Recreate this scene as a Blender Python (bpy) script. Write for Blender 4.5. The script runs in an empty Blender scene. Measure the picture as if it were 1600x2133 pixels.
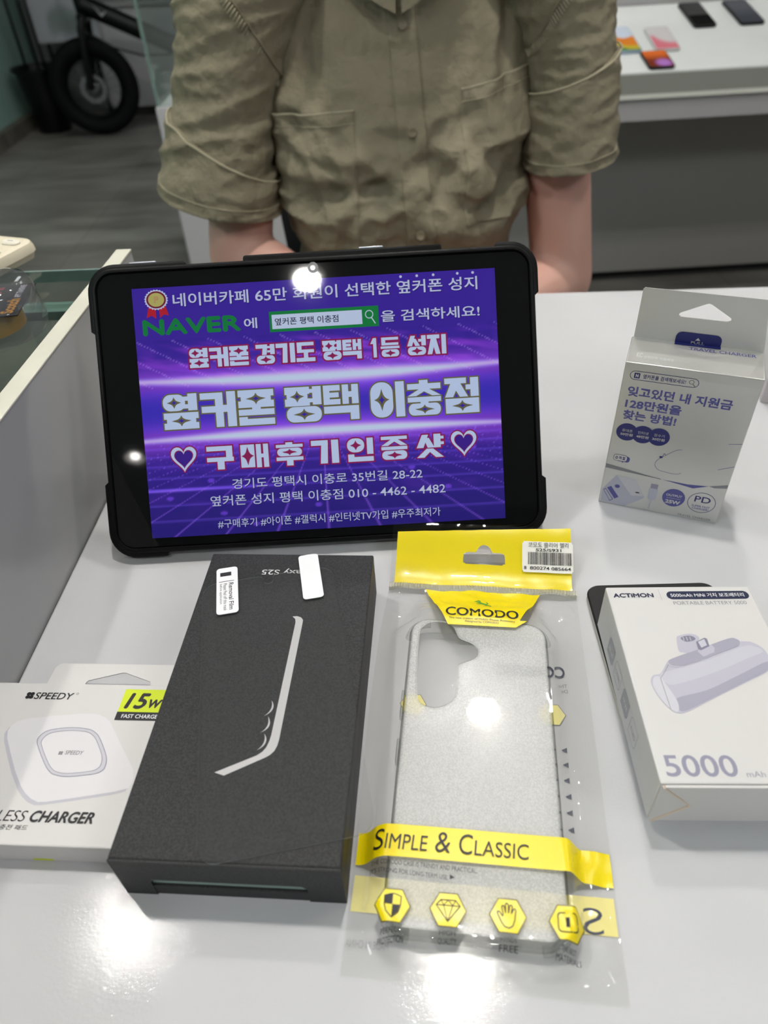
import bpy, bmesh, math, random
from mathutils import Vector, Matrix, noise
import numpy as np

random.seed(7)
PI = math.pi
TZ = 0.74                      # table top above the floor; z below is measured from the table top
scn = bpy.context.scene
COL = scn.collection

# ------------------------------------------------------------------ camera, world, exposure
PITCH, ROLL, CAMH = math.radians(40.642), math.radians(3.419), 0.2835
c, s = math.cos(PITCH), math.sin(PITCH)
fwd = Vector((0, c, -s)); right = Vector((1, 0, 0)); down = fwd.cross(right)
cr, sr = math.cos(ROLL), math.sin(ROLL)
r2 = right * cr + down * sr
d2 = down * cr - right * sr
cam_data = bpy.data.cameras.new('camera')
cam = bpy.data.objects.new('camera', cam_data); COL.objects.link(cam)
cam.matrix_world = Matrix(((r2.x, -d2.x, -fwd.x, 0), (r2.y, -d2.y, -fwd.y, 0), (r2.z, -d2.z, -fwd.z, CAMH + TZ), (0, 0, 0, 1)))
cam_data.sensor_fit = 'VERTICAL'; cam_data.sensor_height = 36.0
cam_data.lens = 36.0 * 1481.3 / 2133.0
cam_data.clip_start = 0.02; cam_data.clip_end = 50
cam_data.dof.use_dof = True; cam_data.dof.focus_distance = 0.36
cam_data.dof.aperture_fstop = cam_data.lens / 2.6
scn.camera = cam
scn.view_settings.view_transform = 'Standard'; scn.view_settings.look = 'None'
scn.view_settings.gamma = 1; scn.view_settings.use_curve_mapping = False
scn.view_settings.exposure = -0.26
scn.cycles.use_denoising = True
scn.cycles.max_bounces = 10; scn.cycles.transparent_max_bounces = 24
scn.cycles.caustics_reflective = False; scn.cycles.caustics_refractive = False
scn.cycles.sample_clamp_indirect = 4.0
w = bpy.data.worlds.new('world'); scn.world = w; w.use_nodes = True
w.node_tree.nodes['Background'].inputs[0].default_value = (0.75, 0.8, 0.85, 1)
w.node_tree.nodes['Background'].inputs[1].default_value = 0.05
LAMP = 800.0                   # radiance of a ceiling downlight disc
FILL_PANEL = 5.0                    # radiance of the added ceiling fill panels
LAMPS = [(-0.224, -0.99, .65), (-0.745, 0.745, .8), (0.29, 1.32, .8), (0.12, 0.60, 1.05), (-0.25, 2.6, 1.1), (1.45, .70, .5), (2.3, 1.3, .6), (2.4, 2.7, .8), (-1.8, 1.6, .6), (-1.6, 3.4, .18), (-1.126, -1.93, .08)]  # lamps at the right, far back and by the green wall are added fill
CEIL = 1.75

# ------------------------------------------------------------------ helpers
def lin(r, g=None, b=None):
    if g is None: g = b = r
    f = lambda v: (v / 255 / 12.92) if v / 255 <= 0.04045 else ((v / 255 + 0.055) / 1.055) ** 2.4
    return (f(r), f(g), f(b), 1)

MATS = {}
def mat(name, col, rough=0.5, spec=0.5, metal=0.0, emit=None, estr=1.0, coat=0.0, bump=None, noise_col=None, sss=0):
    """bump = (scale, strength, distance); noise_col = (scale, other colour, sharpness)"""
    m = bpy.data.materials.new(name); m.use_nodes = True
    nt = m.node_tree; b = nt.nodes['Principled BSDF']
    b.inputs['Base Color'].default_value = col
    b.inputs['Roughness'].default_value = rough
    b.inputs['Specular IOR Level'].default_value = spec
    b.inputs['Metallic'].default_value = metal
    b.inputs['Coat Weight'].default_value = coat
    b.inputs['Coat Roughness'].default_value = 0.08
    if sss:
        b.inputs['Subsurface Weight'].default_value = sss
        b.inputs['Subsurface Radius'].default_value = (0.012, 0.005, 0.003)
        b.inputs['Subsurface Scale'].default_value = 0.5
    if emit:
        b.inputs['Emission Color'].default_value = emit; b.inputs['Emission Strength'].default_value = estr
    tc = nt.nodes.new('ShaderNodeTexCoord')
    if bump:
        n = nt.nodes.new('ShaderNodeTexNoise'); n.inputs['Scale'].default_value = bump[0]; n.inputs['Detail'].default_value = 4
        nt.links.new(tc.outputs['Object'], n.inputs['Vector'])
        bp = nt.nodes.new('ShaderNodeBump'); bp.inputs['Strength'].default_value = bump[1]; bp.inputs['Distance'].default_value = bump[2]
        nt.links.new(n.outputs['Fac'], bp.inputs['Height']); nt.links.new(bp.outputs['Normal'], b.inputs['Normal'])
    if noise_col:
        n = nt.nodes.new('ShaderNodeTexNoise'); n.inputs['Scale'].default_value = noise_col[0]; n.inputs['Detail'].default_value = 5
        nt.links.new(tc.outputs['Object'], n.inputs['Vector'])
        r = nt.nodes.new('ShaderNodeValToRGB'); k = noise_col[2]
        r.color_ramp.elements[0].position = 0.5 - k; r.color_ramp.elements[1].position = 0.5 + k
        r.color_ramp.elements[0].color = col; r.color_ramp.elements[1].color = noise_col[1]
        nt.links.new(n.outputs['Fac'], r.inputs['Fac']); nt.links.new(r.outputs['Color'], b.inputs['Base Color'])
    MATS[name] = m
    return m

def clear_mat(name, tint=(1, 1, 1, 1), rough=0.06, ior=1.45, haze=0.0, haze_col=(0.8, 0.8, 0.8, 1), bump=None, gloss_gain=1.0, edge=0.0, grain=0.0):
    """thin transparent plastic or glass: see-through + fresnel gloss (+ some milky diffuse)"""
    m = bpy.data.materials.new(name); m.use_nodes = True
    nt = m.node_tree; nt.nodes.remove(nt.nodes['Principled BSDF']); out = nt.nodes['Material Output']
    tr = nt.nodes.new('ShaderNodeBsdfTransparent'); tr.inputs[0].default_value = tint
    gl = nt.nodes.new('ShaderNodeBsdfGlossy'); gl.inputs['Roughness'].default_value = rough
    fr = nt.nodes.new('ShaderNodeLayerWeight'); fr.inputs['Blend'].default_value = 0.5     # Schlick, the same from both sides
    pw = nt.nodes.new('ShaderNodeMath'); pw.operation = 'POWER'; pw.inputs[1].default_value = 5.0
    ma = nt.nodes.new('ShaderNodeMath'); ma.operation = 'MULTIPLY_ADD'; f0 = ((ior - 1) / (ior + 1)) ** 2
    ma.inputs[1].default_value = 1 - f0; ma.inputs[2].default_value = f0
    nt.links.new(fr.outputs['Facing'], pw.inputs[0]); nt.links.new(pw.outputs[0], ma.inputs[0])
    mx = nt.nodes.new('ShaderNodeMixShader')
    src = tr.outputs[0]
    if bump:
        tc = nt.nodes.new('ShaderNodeTexCoord')
        n = nt.nodes.new('ShaderNodeTexNoise'); n.inputs['Scale'].default_value = bump[0]; n.inputs['Detail'].default_value = 3
        nt.links.new(tc.outputs['Object'], n.inputs['Vector'])
        bp = nt.nodes.new('ShaderNodeBump'); bp.inputs['Strength'].default_value = bump[1]; bp.inputs['Distance'].default_value = bump[2]
        nt.links.new(n.outputs['Fac'], bp.inputs['Height'])
        nt.links.new(bp.outputs['Normal'], gl.inputs['Normal']); nt.links.new(bp.outputs['Normal'], fr.inputs['Normal'])
    if edge > 0:                # thick clear plastic looks darker where it is seen edge-on
        lw = nt.nodes.new('ShaderNodeLayerWeight'); lw.inputs['Blend'].default_value = 0.35
        rp = nt.nodes.new('ShaderNodeValToRGB')
        rp.color_ramp.elements[0].color = tint; k = 1 - edge
        rp.color_ramp.elements[1].color = (tint[0] * k, tint[1] * k, tint[2] * k, 1)
        nt.links.new(lw.outputs['Facing'], rp.inputs['Fac']); nt.links.new(rp.outputs['Color'], tr.inputs[0])
    if haze > 0:
        df = nt.nodes.new('ShaderNodeBsdfDiffuse'); df.inputs[0].default_value = haze_col
        m1 = nt.nodes.new('ShaderNodeMixShader'); m1.inputs[0].default_value = haze
        if grain:               # embossed grain: the milkiness varies from speck to speck
            tg = nt.nodes.new('ShaderNodeTexCoord'); ng = nt.nodes.new('ShaderNodeTexNoise'); ng.inputs['Scale'].default_value = grain; ng.inputs['Detail'].default_value = 2
            rg_ = nt.nodes.new('ShaderNodeMapRange'); rg_.inputs[1].default_value = .38; rg_.inputs[2].default_value = .66; rg_.inputs[3].default_value = haze - .05; rg_.inputs[4].default_value = haze + .10
            nt.links.new(tg.outputs['Object'], ng.inputs['Vector']); nt.links.new(ng.outputs['Fac'], rg_.inputs[0]); nt.links.new(rg_.outputs[0], m1.inputs[0])
        nt.links.new(tr.outputs[0], m1.inputs[1]); nt.links.new(df.outputs[0], m1.inputs[2]); src = m1.outputs[0]
    mu = nt.nodes.new('ShaderNodeMath'); mu.operation = 'MULTIPLY'; mu.inputs[1].default_value = gloss_gain; mu.use_clamp = True
    nt.links.new(ma.outputs[0], mu.inputs[0]); nt.links.new(mu.outputs[0], mx.inputs[0])
    nt.links.new(src, mx.inputs[1]); nt.links.new(gl.outputs[0], mx.inputs[2])
    nt.links.new(mx.outputs[0], out.inputs['Surface'])
    MATS[name] = m
    return m

def thing(name, label, cat, loc=(0, 0, 0), rz=0.0, group=None, rot=None):
    o = bpy.data.objects.new(name, None); COL.objects.link(o)
    o.empty_display_size = 0.02
    o.location = (loc[0], loc[1], loc[2] + TZ)
    o.rotation_euler = rot if rot else (0, 0, rz)
    o['label'] = label; o['category'] = cat
    if group: o['group'] = group
    return o

def tag(o, label, cat, group=None):
    o['label'] = label; o['category'] = cat
    if group: o['group'] = group
    return o

def rrect(w, h, r, n=8, cx=0.0, cy=0.0):
    pts = []
    r = max(min(r, w / 2 - 1e-6, h / 2 - 1e-6), 1e-6)
    for (sx, sy, a0) in ((1, 1, 0), (-1, 1, 90), (-1, -1, 180), (1, -1, 270)):
        for i in range(n + 1):
            a = math.radians(a0 + 90 * i / n)
            pts.append((cx + sx * (w / 2 - r) + r * math.cos(a), cy + sy * (h / 2 - r) + r * math.sin(a)))
    return pts

def circ(cx, cy, rx, ry=None, n=28):
    ry = rx if ry is None else ry
    return [(cx + rx * math.cos(2 * PI * i / n), cy + ry * math.sin(2 * PI * i / n)) for i in range(n)]

def star4(cx, cy, rx, ry, n=5):
    """four-pointed star with concave sides"""
    pts = []
    for k in range(4):
        a = k * PI / 2
        p0 = (math.cos(a), math.sin(a)); p1 = (math.cos(a + PI / 2), math.sin(a + PI / 2))
        for i in range(n):
            t = i / n
            q = ((1 - t) ** 2 * p0[0] + t * t * p1[0] + 2 * t * (1 - t) * 0.12 * (p0[0] + p1[0]),
                 (1 - t) ** 2 * p0[1] + t * t * p1[1] + 2 * t * (1 - t) * 0.12 * (p0[1] + p1[1]))
            pts.append((cx + rx * q[0], cy + ry * q[1]))
    return pts

def grow(poly, e):
    """offset a polygon outwards by e (mitred)"""
    n = len(poly)
    area = sum(poly[i][0] * poly[(i + 1) % n][1] - poly[(i + 1) % n][0] * poly[i][1] for i in range(n))
    sg = 1 if area > 0 else -1
    out = []
    for i in range(n):
        a, b, c_ = poly[i - 1], poly[i], poly[(i + 1) % n]
        d1 = Vector((b[0] - a[0], b[1] - a[1])); d2_ = Vector((c_[0] - b[0], c_[1] - b[1]))
        if d1.length < 1e-9 or d2_.length < 1e-9: out.append(b); continue
        d1.normalize(); d2_.normalize()
        n1 = Vector((d1.y, -d1.x)) * sg; n2 = Vector((d2_.y, -d2_.x)) * sg
        m = n1 + n2
        if m.length < 0.2: m = n1
        else: m = m / max(m.dot(n1), 0.45)
        out.append((b[0] + m.x * e, b[1] + m.y * e))
    return out

TXT = {}
def text_mesh(body, offset=0.0, shear=0.0, res=4):
    key = (body, offset, shear, res)
    if key in TXT: return TXT[key]
    cu = bpy.data.curves.new('tmp_text', 'FONT'); cu.body = body; cu.size = 1.0
    cu.offset = offset; cu.shear = shear; cu.resolution_u = res
    cu.dimensions = '2D'; cu.fill_mode = 'BOTH'
    ob = bpy.data.objects.new('tmp_text', cu); COL.objects.link(ob)
    dg = bpy.context.evaluated_depsgraph_get(); dg.update()
    me = bpy.data.meshes.new_from_object(ob.evaluated_get(dg))
    vs = [(v.co.x, v.co.y) for v in me.vertices]; fs = [tuple(p.vertices) for p in me.polygons]
    bpy.data.meshes.remove(me); bpy.data.objects.remove(ob); bpy.data.curves.remove(cu)
    if vs:
        x0 = min(v[0] for v in vs); x1 = max(v[0] for v in vs); y0 = min(v[1] for v in vs); y1 = max(v[1] for v in vs)
    else: x0 = y0 = 0; x1 = y1 = 1
    TXT[key] = (vs, fs, (x0, y0, x1, y1))
    return TXT[key]

class MB:
    """collects shapes and links them as one mesh object; units are metres"""
    def __init__(self):
        self.v = []; self.f = []; self.m = []; self.s = []; self.mats = []; self.map = None; self.fine = 0
    def mi(self, m):
        if m not in self.mats: self.mats.append(m)
        return self.mats.index(m)
    def add(self, vs, fs, m, smooth=False, M=None):
        o = len(self.v); k = self.mi(m)
        if M is not None: vs = [M @ Vector(p) for p in vs]
        self.v += [tuple(p) for p in vs]
        for f in fs:
            self.f.append(tuple(i + o for i in f)); self.m.append(k); self.s.append(smooth)
    # ---- solids
    def box(self, x0, y0, z0, x1, y1, z1, m, M=None):
        vs = [(x0, y0, z0), (x1, y0, z0), (x1, y1, z0), (x0, y1, z0), (x0, y0, z1), (x1, y0, z1), (x1, y1, z1), (x0, y1, z1)]
        self.add(vs, [(0, 3, 2, 1), (4, 5, 6, 7), (0, 1, 5, 4), (1, 2, 6, 5), (2, 3, 7, 6), (3, 0, 4, 7)], m, False, M)
    def bbox(self, x0, y0, z0, x1, y1, z1, m, r=0.001, seg=2, M=None):
        bm = bmesh.new(); bmesh.ops.create_cube(bm, size=1)
        for v in bm.verts:
            v.co = Vector((x0 + (v.co.x + .5) * (x1 - x0), y0 + (v.co.y + .5) * (y1 - y0), z0 + (v.co.z + .5) * (z1 - z0)))
        bmesh.ops.bevel(bm, geom=bm.edges[:], offset=r, segments=seg, affect='EDGES', profile=0.5)
        big = [f.calc_area() > .25 * min((x1 - x0) * (y1 - y0), (y1 - y0) * (z1 - z0), (x1 - x0) * (z1 - z0)) and len(f.verts) == 4 and max(abs(f.normal.x), abs(f.normal.y), abs(f.normal.z)) > .999 for f in bm.faces]
        n0 = len(self.s); self.bm(bm, m, True, M)
        for k, b_ in enumerate(big):
            if b_: self.s[n0 + k] = False
    def bm(self, bm, m, smooth=True, M=None):
        bm.verts.index_update()
        self.add([v.co.copy() for v in bm.verts], [tuple(v.index for v in f.verts) for f in bm.faces], m, smooth, M); bm.free()
    def rings(self, rings, m, caps=(True, True), smooth=True, closed=True, M=None):
        """rings: list of lists of 3d points, same length"""
        n = len(rings[0]); vs = [p for r in rings for p in r]; fs = []
        for i in range(len(rings) - 1):
            for j in range(n if closed else n - 1):
                k = (j + 1) % n
                fs.append((i * n + j, i * n + k, (i + 1) * n + k, (i + 1) * n + j))
        ns = len(fs)
        if caps[0]: fs.append(tuple(range(n - 1, -1, -1)))
        if caps[1]: fs.append(tuple((len(rings) - 1) * n + j for j in range(n)))
        self.add(vs, fs, m, smooth, M)
        for k in range(len(fs) - ns): self.s[-1 - k] = False        # end faces stay flat
    def slab(self, w, h, r, prof, m, cx=0, cy=0, n=8, M=None, caps=(True, True)):
        """rounded rectangle slab; prof = [(inset, z), ...]"""
        self.rings([[(x, y, z) for x, y in rrect(w - 2 * i, h - 2 * i, max(r - i, 1e-5), n, cx, cy)] for i, z in prof], m, caps, True, True, M)
    def prism(self, poly, z0, z1, m, M=None):
        self.rings([[(x, y, z0) for x, y in poly], [(x, y, z1) for x, y in poly]], m, (True, True), False, True, M)
    def tube(self, pts, r, m, n=10, caps=True, M=None):
        pts = [Vector(p) for p in pts]; rr = r if isinstance(r, (list, tuple)) else [r] * len(pts)
        rings = []; up = Vector((0, 0, 1))
        for i, p in enumerate(pts):
            t = (pts[min(i + 1, len(pts) - 1)] - pts[max(i - 1, 0)]).normalized()
            if i == 0:
                a = t.cross(up) if abs(t.dot(up)) < .95 else t.cross(Vector((1, 0, 0)))
            else: a = a - t * a.dot(t)
            a.normalize(); b = t.cross(a)
            rings.append([p + (a * math.cos(2 * PI * j / n) + b * math.sin(2 * PI * j / n)) * rr[i] for j in range(n)])
        self.rings(rings, m, (caps, caps), True, True, M)
    def lathe(self, prof, m, n=32, M=None, caps=(True, True)):
        self.rings([[(r * math.cos(2 * PI * j / n), r * math.sin(2 * PI * j / n), z) for j in range(n)] for r, z in prof], m, caps, True, True, M)
    def torus(self, R, r, m, n=48, k=12, M=None, sq=1.0):
        rings = []
        for i in range(n):
            a = 2 * PI * i / n
            rings.append([((R + r * math.cos(2 * PI * j / k)) * math.cos(a), (R + r * math.cos(2 * PI * j / k)) * math.sin(a), sq * r * math.sin(2 * PI * j / k)) for j in range(k)])
        rings.append(rings[0]); self.rings(rings, m, (False, False), True, True, M)
    # ---- flat print in millimetres, through self.map(x, y, layer) -> point
    def flat(self, pts, fs, m, layer):
        """flat print; with self.fine it is cut into small triangles so that it follows a curved map"""
        if not self.fine:
            self.add([self.map(x, y, layer) for x, y in pts], fs, m); return
        bm = bmesh.new(); vv = [bm.verts.new((x, y, 0)) for x, y in pts]
        for f in fs:
            try: bm.faces.new([vv[i] for i in f])
            except ValueError: pass
        bmesh.ops.triangulate(bm, faces=bm.faces[:])
        for _ in range(6):
            lg = [e for e in bm.edges if e.calc_length() > self.fine]
            if not lg: break
            bmesh.ops.subdivide_edges(bm, edges=lg, cuts=1); bmesh.ops.triangulate(bm, faces=bm.faces[:])
        bm.verts.index_update()
        self.add([self.map(v.co.x, v.co.y, layer) for v in bm.verts], [tuple(v.index for v in f.verts) for f in bm.faces], m); bm.free()
    def poly(self, pts, m, layer=1):
        if self.fine: self.flat(pts, [tuple(range(len(pts)))], m, layer); return
        self.add([self.map(x, y, layer) for x, y in pts], [tuple(range(len(pts)))], m)
    def rect(self, x0, y0, x1, y1, m, layer=1):
        self.poly([(x0, y0), (x1, y0), (x1, y1), (x0, y1)], m, layer)
    def strip(self, top, bot, m, layer=1, n=60):
        """band between two polylines, finely divided so that it follows the map"""
        def at(pl, t):
            L = [0.0]
            for a, b in zip(pl, pl[1:]): L.append(L[-1] + math.hypot(b[0] - a[0], b[1] - a[1]))
            d = t * L[-1]
            for i in range(len(pl) - 1):
                if d <= L[i + 1] + 1e-9:
                    u = (d - L[i]) / max(L[i + 1] - L[i], 1e-9)
                    return (pl[i][0] + (pl[i + 1][0] - pl[i][0]) * u, pl[i][1] + (pl[i + 1][1] - pl[i][1]) * u)
            return pl[-1]
        k = 18; vs = []; fs = []
        for i in range(n + 1):
            a = at(bot, i / n); b = at(top, i / n)
            for j in range(k + 1):
                u = j / k; vs.append(self.map(a[0] + (b[0] - a[0]) * u, a[1] + (b[1] - a[1]) * u, layer))
        for i in range(n):
            for j in range(k): q = i * (k + 1) + j; fs.append((q, q + k + 1, q + k + 2, q + 1))
        self.add(vs, fs, m, True)
    def line(self, pts, wd, m, layer=1, closed=False):
        pts = list(pts)
        n = len(pts); rng = range(n if closed else n - 1)
        for i in rng:
            a = Vector(pts[i]); b = Vector(pts[(i + 1) % n]); d = b - a
            if d.length < 1e-9: continue
            d.normalize(); q = Vector((-d.y, d.x)) * wd / 2; e = d * wd * .3
            self.poly([tuple(a - q - e), tuple(b - q + e), tuple(b + q + e), tuple(a + q - e)], m, layer)
    def ring2(self, outer, inner, m, layer=1):
        n = len(outer)
        self.add([self.map(x, y, layer) for x, y in outer] + [self.map(x, y, layer) for x, y in inner],
                 [(i, (i + 1) % n, n + (i + 1) % n, n + i) for i in range(n)], m)
    def text(self, body, x0, y0, x1, y1, m, layer=2, bold=0.0, shear=0.0, rot=0, mirror=False, res=4, hv=0.0):
        """lettering fitted to a box; rot in quarter turns (counter-clockwise)"""
        if hv:                  # heavier strokes: the same letters again, shifted a little
            for k, (dx, dy) in enumerate(((-1, 0), (1, 0), (0, -1), (0, 1))): self.text(body, x0 + dx * hv, y0 + dy * hv, x1 + dx * hv, y1 + dy * hv, m, layer + .1 * k, bold, shear, rot, mirror, res)
        vs, fs, (a0, b0, a1, b1) = text_mesh(body, bold, shear, res)
        if not vs: return
        out = []
        for x, y in vs:
            u = (x - a0) / (a1 - a0); v_ = (y - b0) / (b1 - b0)
            if mirror: u = 1 - u
            if rot == 1: u, v_ = 1 - v_, u
            elif rot == 2: u, v_ = 1 - u, 1 - v_
            elif rot == 3: u, v_ = v_, 1 - u
            out.append((x0 + u * (x1 - x0), y0 + v_ * (y1 - y0)))
        self.flat(out, fs, m, layer)
    def build(self, name, parent=None, origin=None, merge=False, sharp=40):
        me = bpy.data.meshes.new(name)
        vs = self.v if origin is None else [(p[0] - origin[0], p[1] - origin[1], p[2] - origin[2]) for p in self.v]
        me.from_pydata(vs, [], self.f)
        for m in self.mats: me.materials.append(m)
        me.polygons.foreach_set('material_index', self.m); me.polygons.foreach_set('use_smooth', self.s)
        me.update()
        if any(self.s):
            try: me.set_sharp_from_angle(angle=math.radians(sharp))
            except Exception: pass
            me.polygons.foreach_set('use_smooth', self.s); me.update()
        o = bpy.data.objects.new(name, me); COL.objects.link(o)
        if parent: o.parent = parent
        return o

def structure(mb, name, origin=None):
    o = mb.build(name, None, origin); o['kind'] = 'structure'; return o

def sstep(a, b, x):
    t = min(max((x - a) / (b - a), 0.0), 1.0); return t * t * (3 - 2 * t)

# ------------------------------------------------------------------ materials
M_white = mat('white_laminate', (.60, .60, .617, 1), .05, .14, bump=(750, .35, .00017))
M_panel = mat('grey_gloss_panel', (.40, .40, .395, 1), .14, .5)
M_rim = mat('cream_edge_band', lin(222, 220, 205), .4, noise_col=(30, lin(205, 203, 188), .25))
M_carton = mat('white_carton', (.71, .70, .69, 1), .42, .4)
M_cartonw = mat('warm_white_carton', (.67, .655, .645, 1), .4, .45)
M_kraft = mat('cut_cardboard_edge', lin(226, 208, 190), .8)
M_blackbox = mat('black_speckled_carton', (.022, .022, .023, 1), .5, .2, noise_col=(1500, (.040, .040, .042, 1), .10))
M_rubber = mat('black_rubber', (.005, .005, .0055, 1), .42, .12, bump=(1400, .2, .0002))
M_glassblk = mat('black_screen_glass', (.0035, .0035, .004, 1), .03, .5)
M_blackpl = mat('black_plastic', (.012, .012, .013, 1), .42, .3)
M_silver = mat('silver_key', lin(200, 203, 215), .3, .5, metal=.3)
M_ink = mat('black_ink', lin(24, 22, 28), .5)
M_navy = mat('navy_ink', lin(38, 42, 110), .45)
M_navy2 = mat('dark_navy_ink', lin(22, 32, 66), .4)
M_violet = mat('violet_ink', lin(84, 84, 150), .45)
M_grey = mat('grey_ink', lin(132, 132, 138), .5)
M_lgrey = mat('pale_grey_ink', lin(168, 168, 172), .5)
M_lilac = mat('lilac_grey_ink', lin(146, 144, 164), .5)
M_yel = mat('yellow_print', lin(243, 220, 8), .3, .5)
M_pyel = mat('pale_yellow_print', lin(238, 226, 140), .4)
M_lime = mat('lime_print', lin(214, 232, 30), .45)
M_paper = mat('label_paper', lin(236, 234, 226), .55)
M_sticker = mat('white_sticker', lin(240, 241, 243), .35)
M_film = clear_mat('clear_film', (.985, .985, .98, 1), .035, 1.45, gloss_gain=1.0, bump=(60, .12, .0003))
M_film2 = clear_mat('clear_film_back', (.985, .985, .98, 1), .08, 1.4, gloss_gain=.25)
M_tpu = clear_mat('clear_tpu_rim', (.965, .97, .965, 1), .08, 1.5, gloss_gain=1.2, edge=.10)
M_frost = clear_mat('frosted_tpu_back', (.98, .98, .975, 1), .06, 1.5, haze=.50, haze_col=(.92, .92, .91, 1), grain=1500, bump=(800, .8, .00018), gloss_gain=.2)
M_glass = clear_mat('screen_protector_glass', (.95, .955, .96, 1), .05, 1.5, haze=.012, gloss_gain=1.0)
M_pane = clear_mat('green_tinted_glass', (.90, .94, .92, 1), .03, 1.5)
M_paneedge = mat('green_glass_edge', lin(128, 150, 145), .15, .6)
M_tapeclr = clear_mat('clear_dispenser_shell', (.86, .86, .90, 1), .06, 1.5, haze=.05, gloss_gain=1.4)
M_skin = mat('skin', lin(233, 186, 168), .48, .4, sss=.15, noise_col=(18, lin(226, 172, 156), .22))
M_shirt = mat('khaki_cotton', lin(142, 134, 113), .85, .25, bump=(95, .75, .0045), noise_col=(26, lin(130, 122, 102), .3))
M_thread = mat('khaki_thread', lin(178, 170, 146), .8, .2)
M_trousers = mat('dark_trousers', lin(34, 35, 40), .9, .2)
M_hair = mat('black_hair', lin(22, 19, 18), .6, .3)
M_shoe = mat('black_shoe', lin(26, 26, 28), .5)
M_floor = mat('floor_tile', lin(96, 93, 88), .32, .4)
M_wallw = mat('grey_wall', lin(150, 152, 152), .7)
M_green = mat('green_wall', lin(132, 186, 164), .35, noise_col=(1.4, lin(178, 200, 200), .25))
M_ceil = mat('ceiling', lin(215, 215, 212), .9)
M_base = mat('baseboard_tile', lin(128, 124, 112), .5, noise_col=(6, lin(84, 82, 78), .2))
M_cabw = mat('white_cabinet', lin(205, 203, 206), .5)
M_counter = mat('display_counter_white', lin(228, 231, 230), .3, .5, noise_col=(5, lin(210, 214, 213), .3))
M_apron = mat('display_counter_apron', lin(176, 174, 176), .45)
M_recess = mat('display_counter_front', lin(152, 150, 147), .35)
M_plinth = mat('dark_plinth', lin(42, 40, 40), .6)
M_lip = mat('pale_edge_strip', lin(232, 233, 224), .35)
M_tyre = mat('black_tyre', lin(10, 10, 13), .75, .2)
M_steel = mat('dull_steel', lin(150, 150, 155), .35, metal=.8)
M_frame = mat('black_frame_paint', lin(9, 9, 13), .35, .3)

# floor: large dull grey-brown tiles with drawn-out streaks and grey joints
nt = M_floor.node_tree; b = nt.nodes['Principled BSDF']
tc = nt.nodes.new('ShaderNodeTexCoord'); mp = nt.nodes.new('ShaderNodeMapping'); mp.inputs['Scale'].default_value = (1.0, 3.4, 1)
mp.inputs['Rotation'].default_value = (0, 0, .35)
n = nt.nodes.new('ShaderNodeTexNoise'); n.inputs['Scale'].default_value = 2.2; n.inputs['Detail'].default_value = 6
rp = nt.nodes.new('ShaderNodeValToRGB'); rp.color_ramp.elements[0].position = .3; rp.color_ramp.elements[1].position = .72
rp.color_ramp.elements[0].color = lin(98, 94, 90); rp.color_ramp.elements[1].color = lin(150, 147, 141)
bk = nt.nodes.new('ShaderNodeTexBrick'); bk.offset = 0; bk.inputs['Scale'].default_value = 1.0; bk.inputs['Mortar Size'].default_value = .004
bk.inputs['Brick Width'].default_value = .6; bk.inputs['Row Height'].default_value = .6
bk.inputs['Color2'].default_value = (1, 1, 1, 1); bk.inputs['Color1'].default_value = (.93, .93, .93, 1); bk.inputs['Mortar'].default_value = (.7, .7, .7, 1)
mu = nt.nodes.new('ShaderNodeMix'); mu.data_type = 'RGBA'; mu.blend_type = 'MULTIPLY'; mu.inputs[0].default_value = 1
nt.links.new(tc.outputs['Object'], mp.inputs[0]); nt.links.new(mp.outputs[0], n.inputs['Vector']); nt.links.new(n.outputs['Fac'], rp.inputs['Fac'])
nt.links.new(tc.outputs['Object'], bk.inputs['Vector'])
nt.links.new(rp.outputs['Color'], mu.inputs[6]); nt.links.new(bk.outputs['Color'], mu.inputs[7]); nt.links.new(mu.outputs[2], b.inputs['Base Color'])

# ------------------------------------------------------------------ room shell
FZ = -TZ
X0, X1, Y0, Y1 = -2.16, 2.9, -2.6, 5.75
def room(name, x0, y0, z0, x1, y1, z1, m):
    q = MB(); q.box(x0, y0, z0, x1, y1, z1, m); o = structure(q, name); o.location.z = TZ; return o
room('floor', X0, Y0, FZ - .05, X1, Y1, FZ, M_floor)
room('ceiling', X0, Y0, CEIL + .02, X1, Y1, CEIL + .08, M_ceil)
room('wall_left', X0 - .06, Y0, FZ, X0, Y1, CEIL + .02, M_green)
room('wall_right', X1, Y0, FZ, X1 + .06, Y1, CEIL + .02, M_wallw)
room('wall_back', X0, Y1, FZ, X1, Y1 + .06, CEIL + .02, M_wallw)
room('wall_front', X0, Y0 - .06, FZ, X1, Y0, CEIL + .02, M_wallw)
room('baseboard_left', X0, Y0, FZ, X0 + .05, Y1, FZ + .085, M_base)

# ------------------------------------------------------------------ ceiling lights
def downlight(x, y, k, where, sc=1.0):
    t = thing('ceiling_downlight', where, 'ceiling light', (x, y, CEIL), group='round ceiling downlights')
    me = mat('downlight_glow', (1, 1, 1, 1), .5, emit=(1.0, .965, .91, 1), estr=LAMP * k)
    q = MB(); q.lathe([(.062, .02), (.062, .004), (.058, -.004), (.044, -.002), (.041, .02)], M_cabw, 36, caps=(False, False)); q.build('trim_ring', t)
    q = MB(); q.lathe([(.0395 * sc, .012), (.0395 * sc, .004)], me, 32); q.build('lens', t)
NAMES = ['round white downlight in ceiling behind the camera', 'round white downlight above the glass showcase beside the counter', 'round white downlight behind the seated person\'s head', 'round white downlight straight above the counter, between camera and person',
         'added round white fill downlight in ceiling beyond the seated person', 'added round white fill downlight above the right end of the counter', 'added round white fill downlight in front of the right wall', 'added round white fill downlight above the sloping display counter',
         'added round white fill downlight by the green wall, level with the person', 'added round white fill downlight above the parked bicycle', 'round white downlight in the front left ceiling corner']
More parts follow.
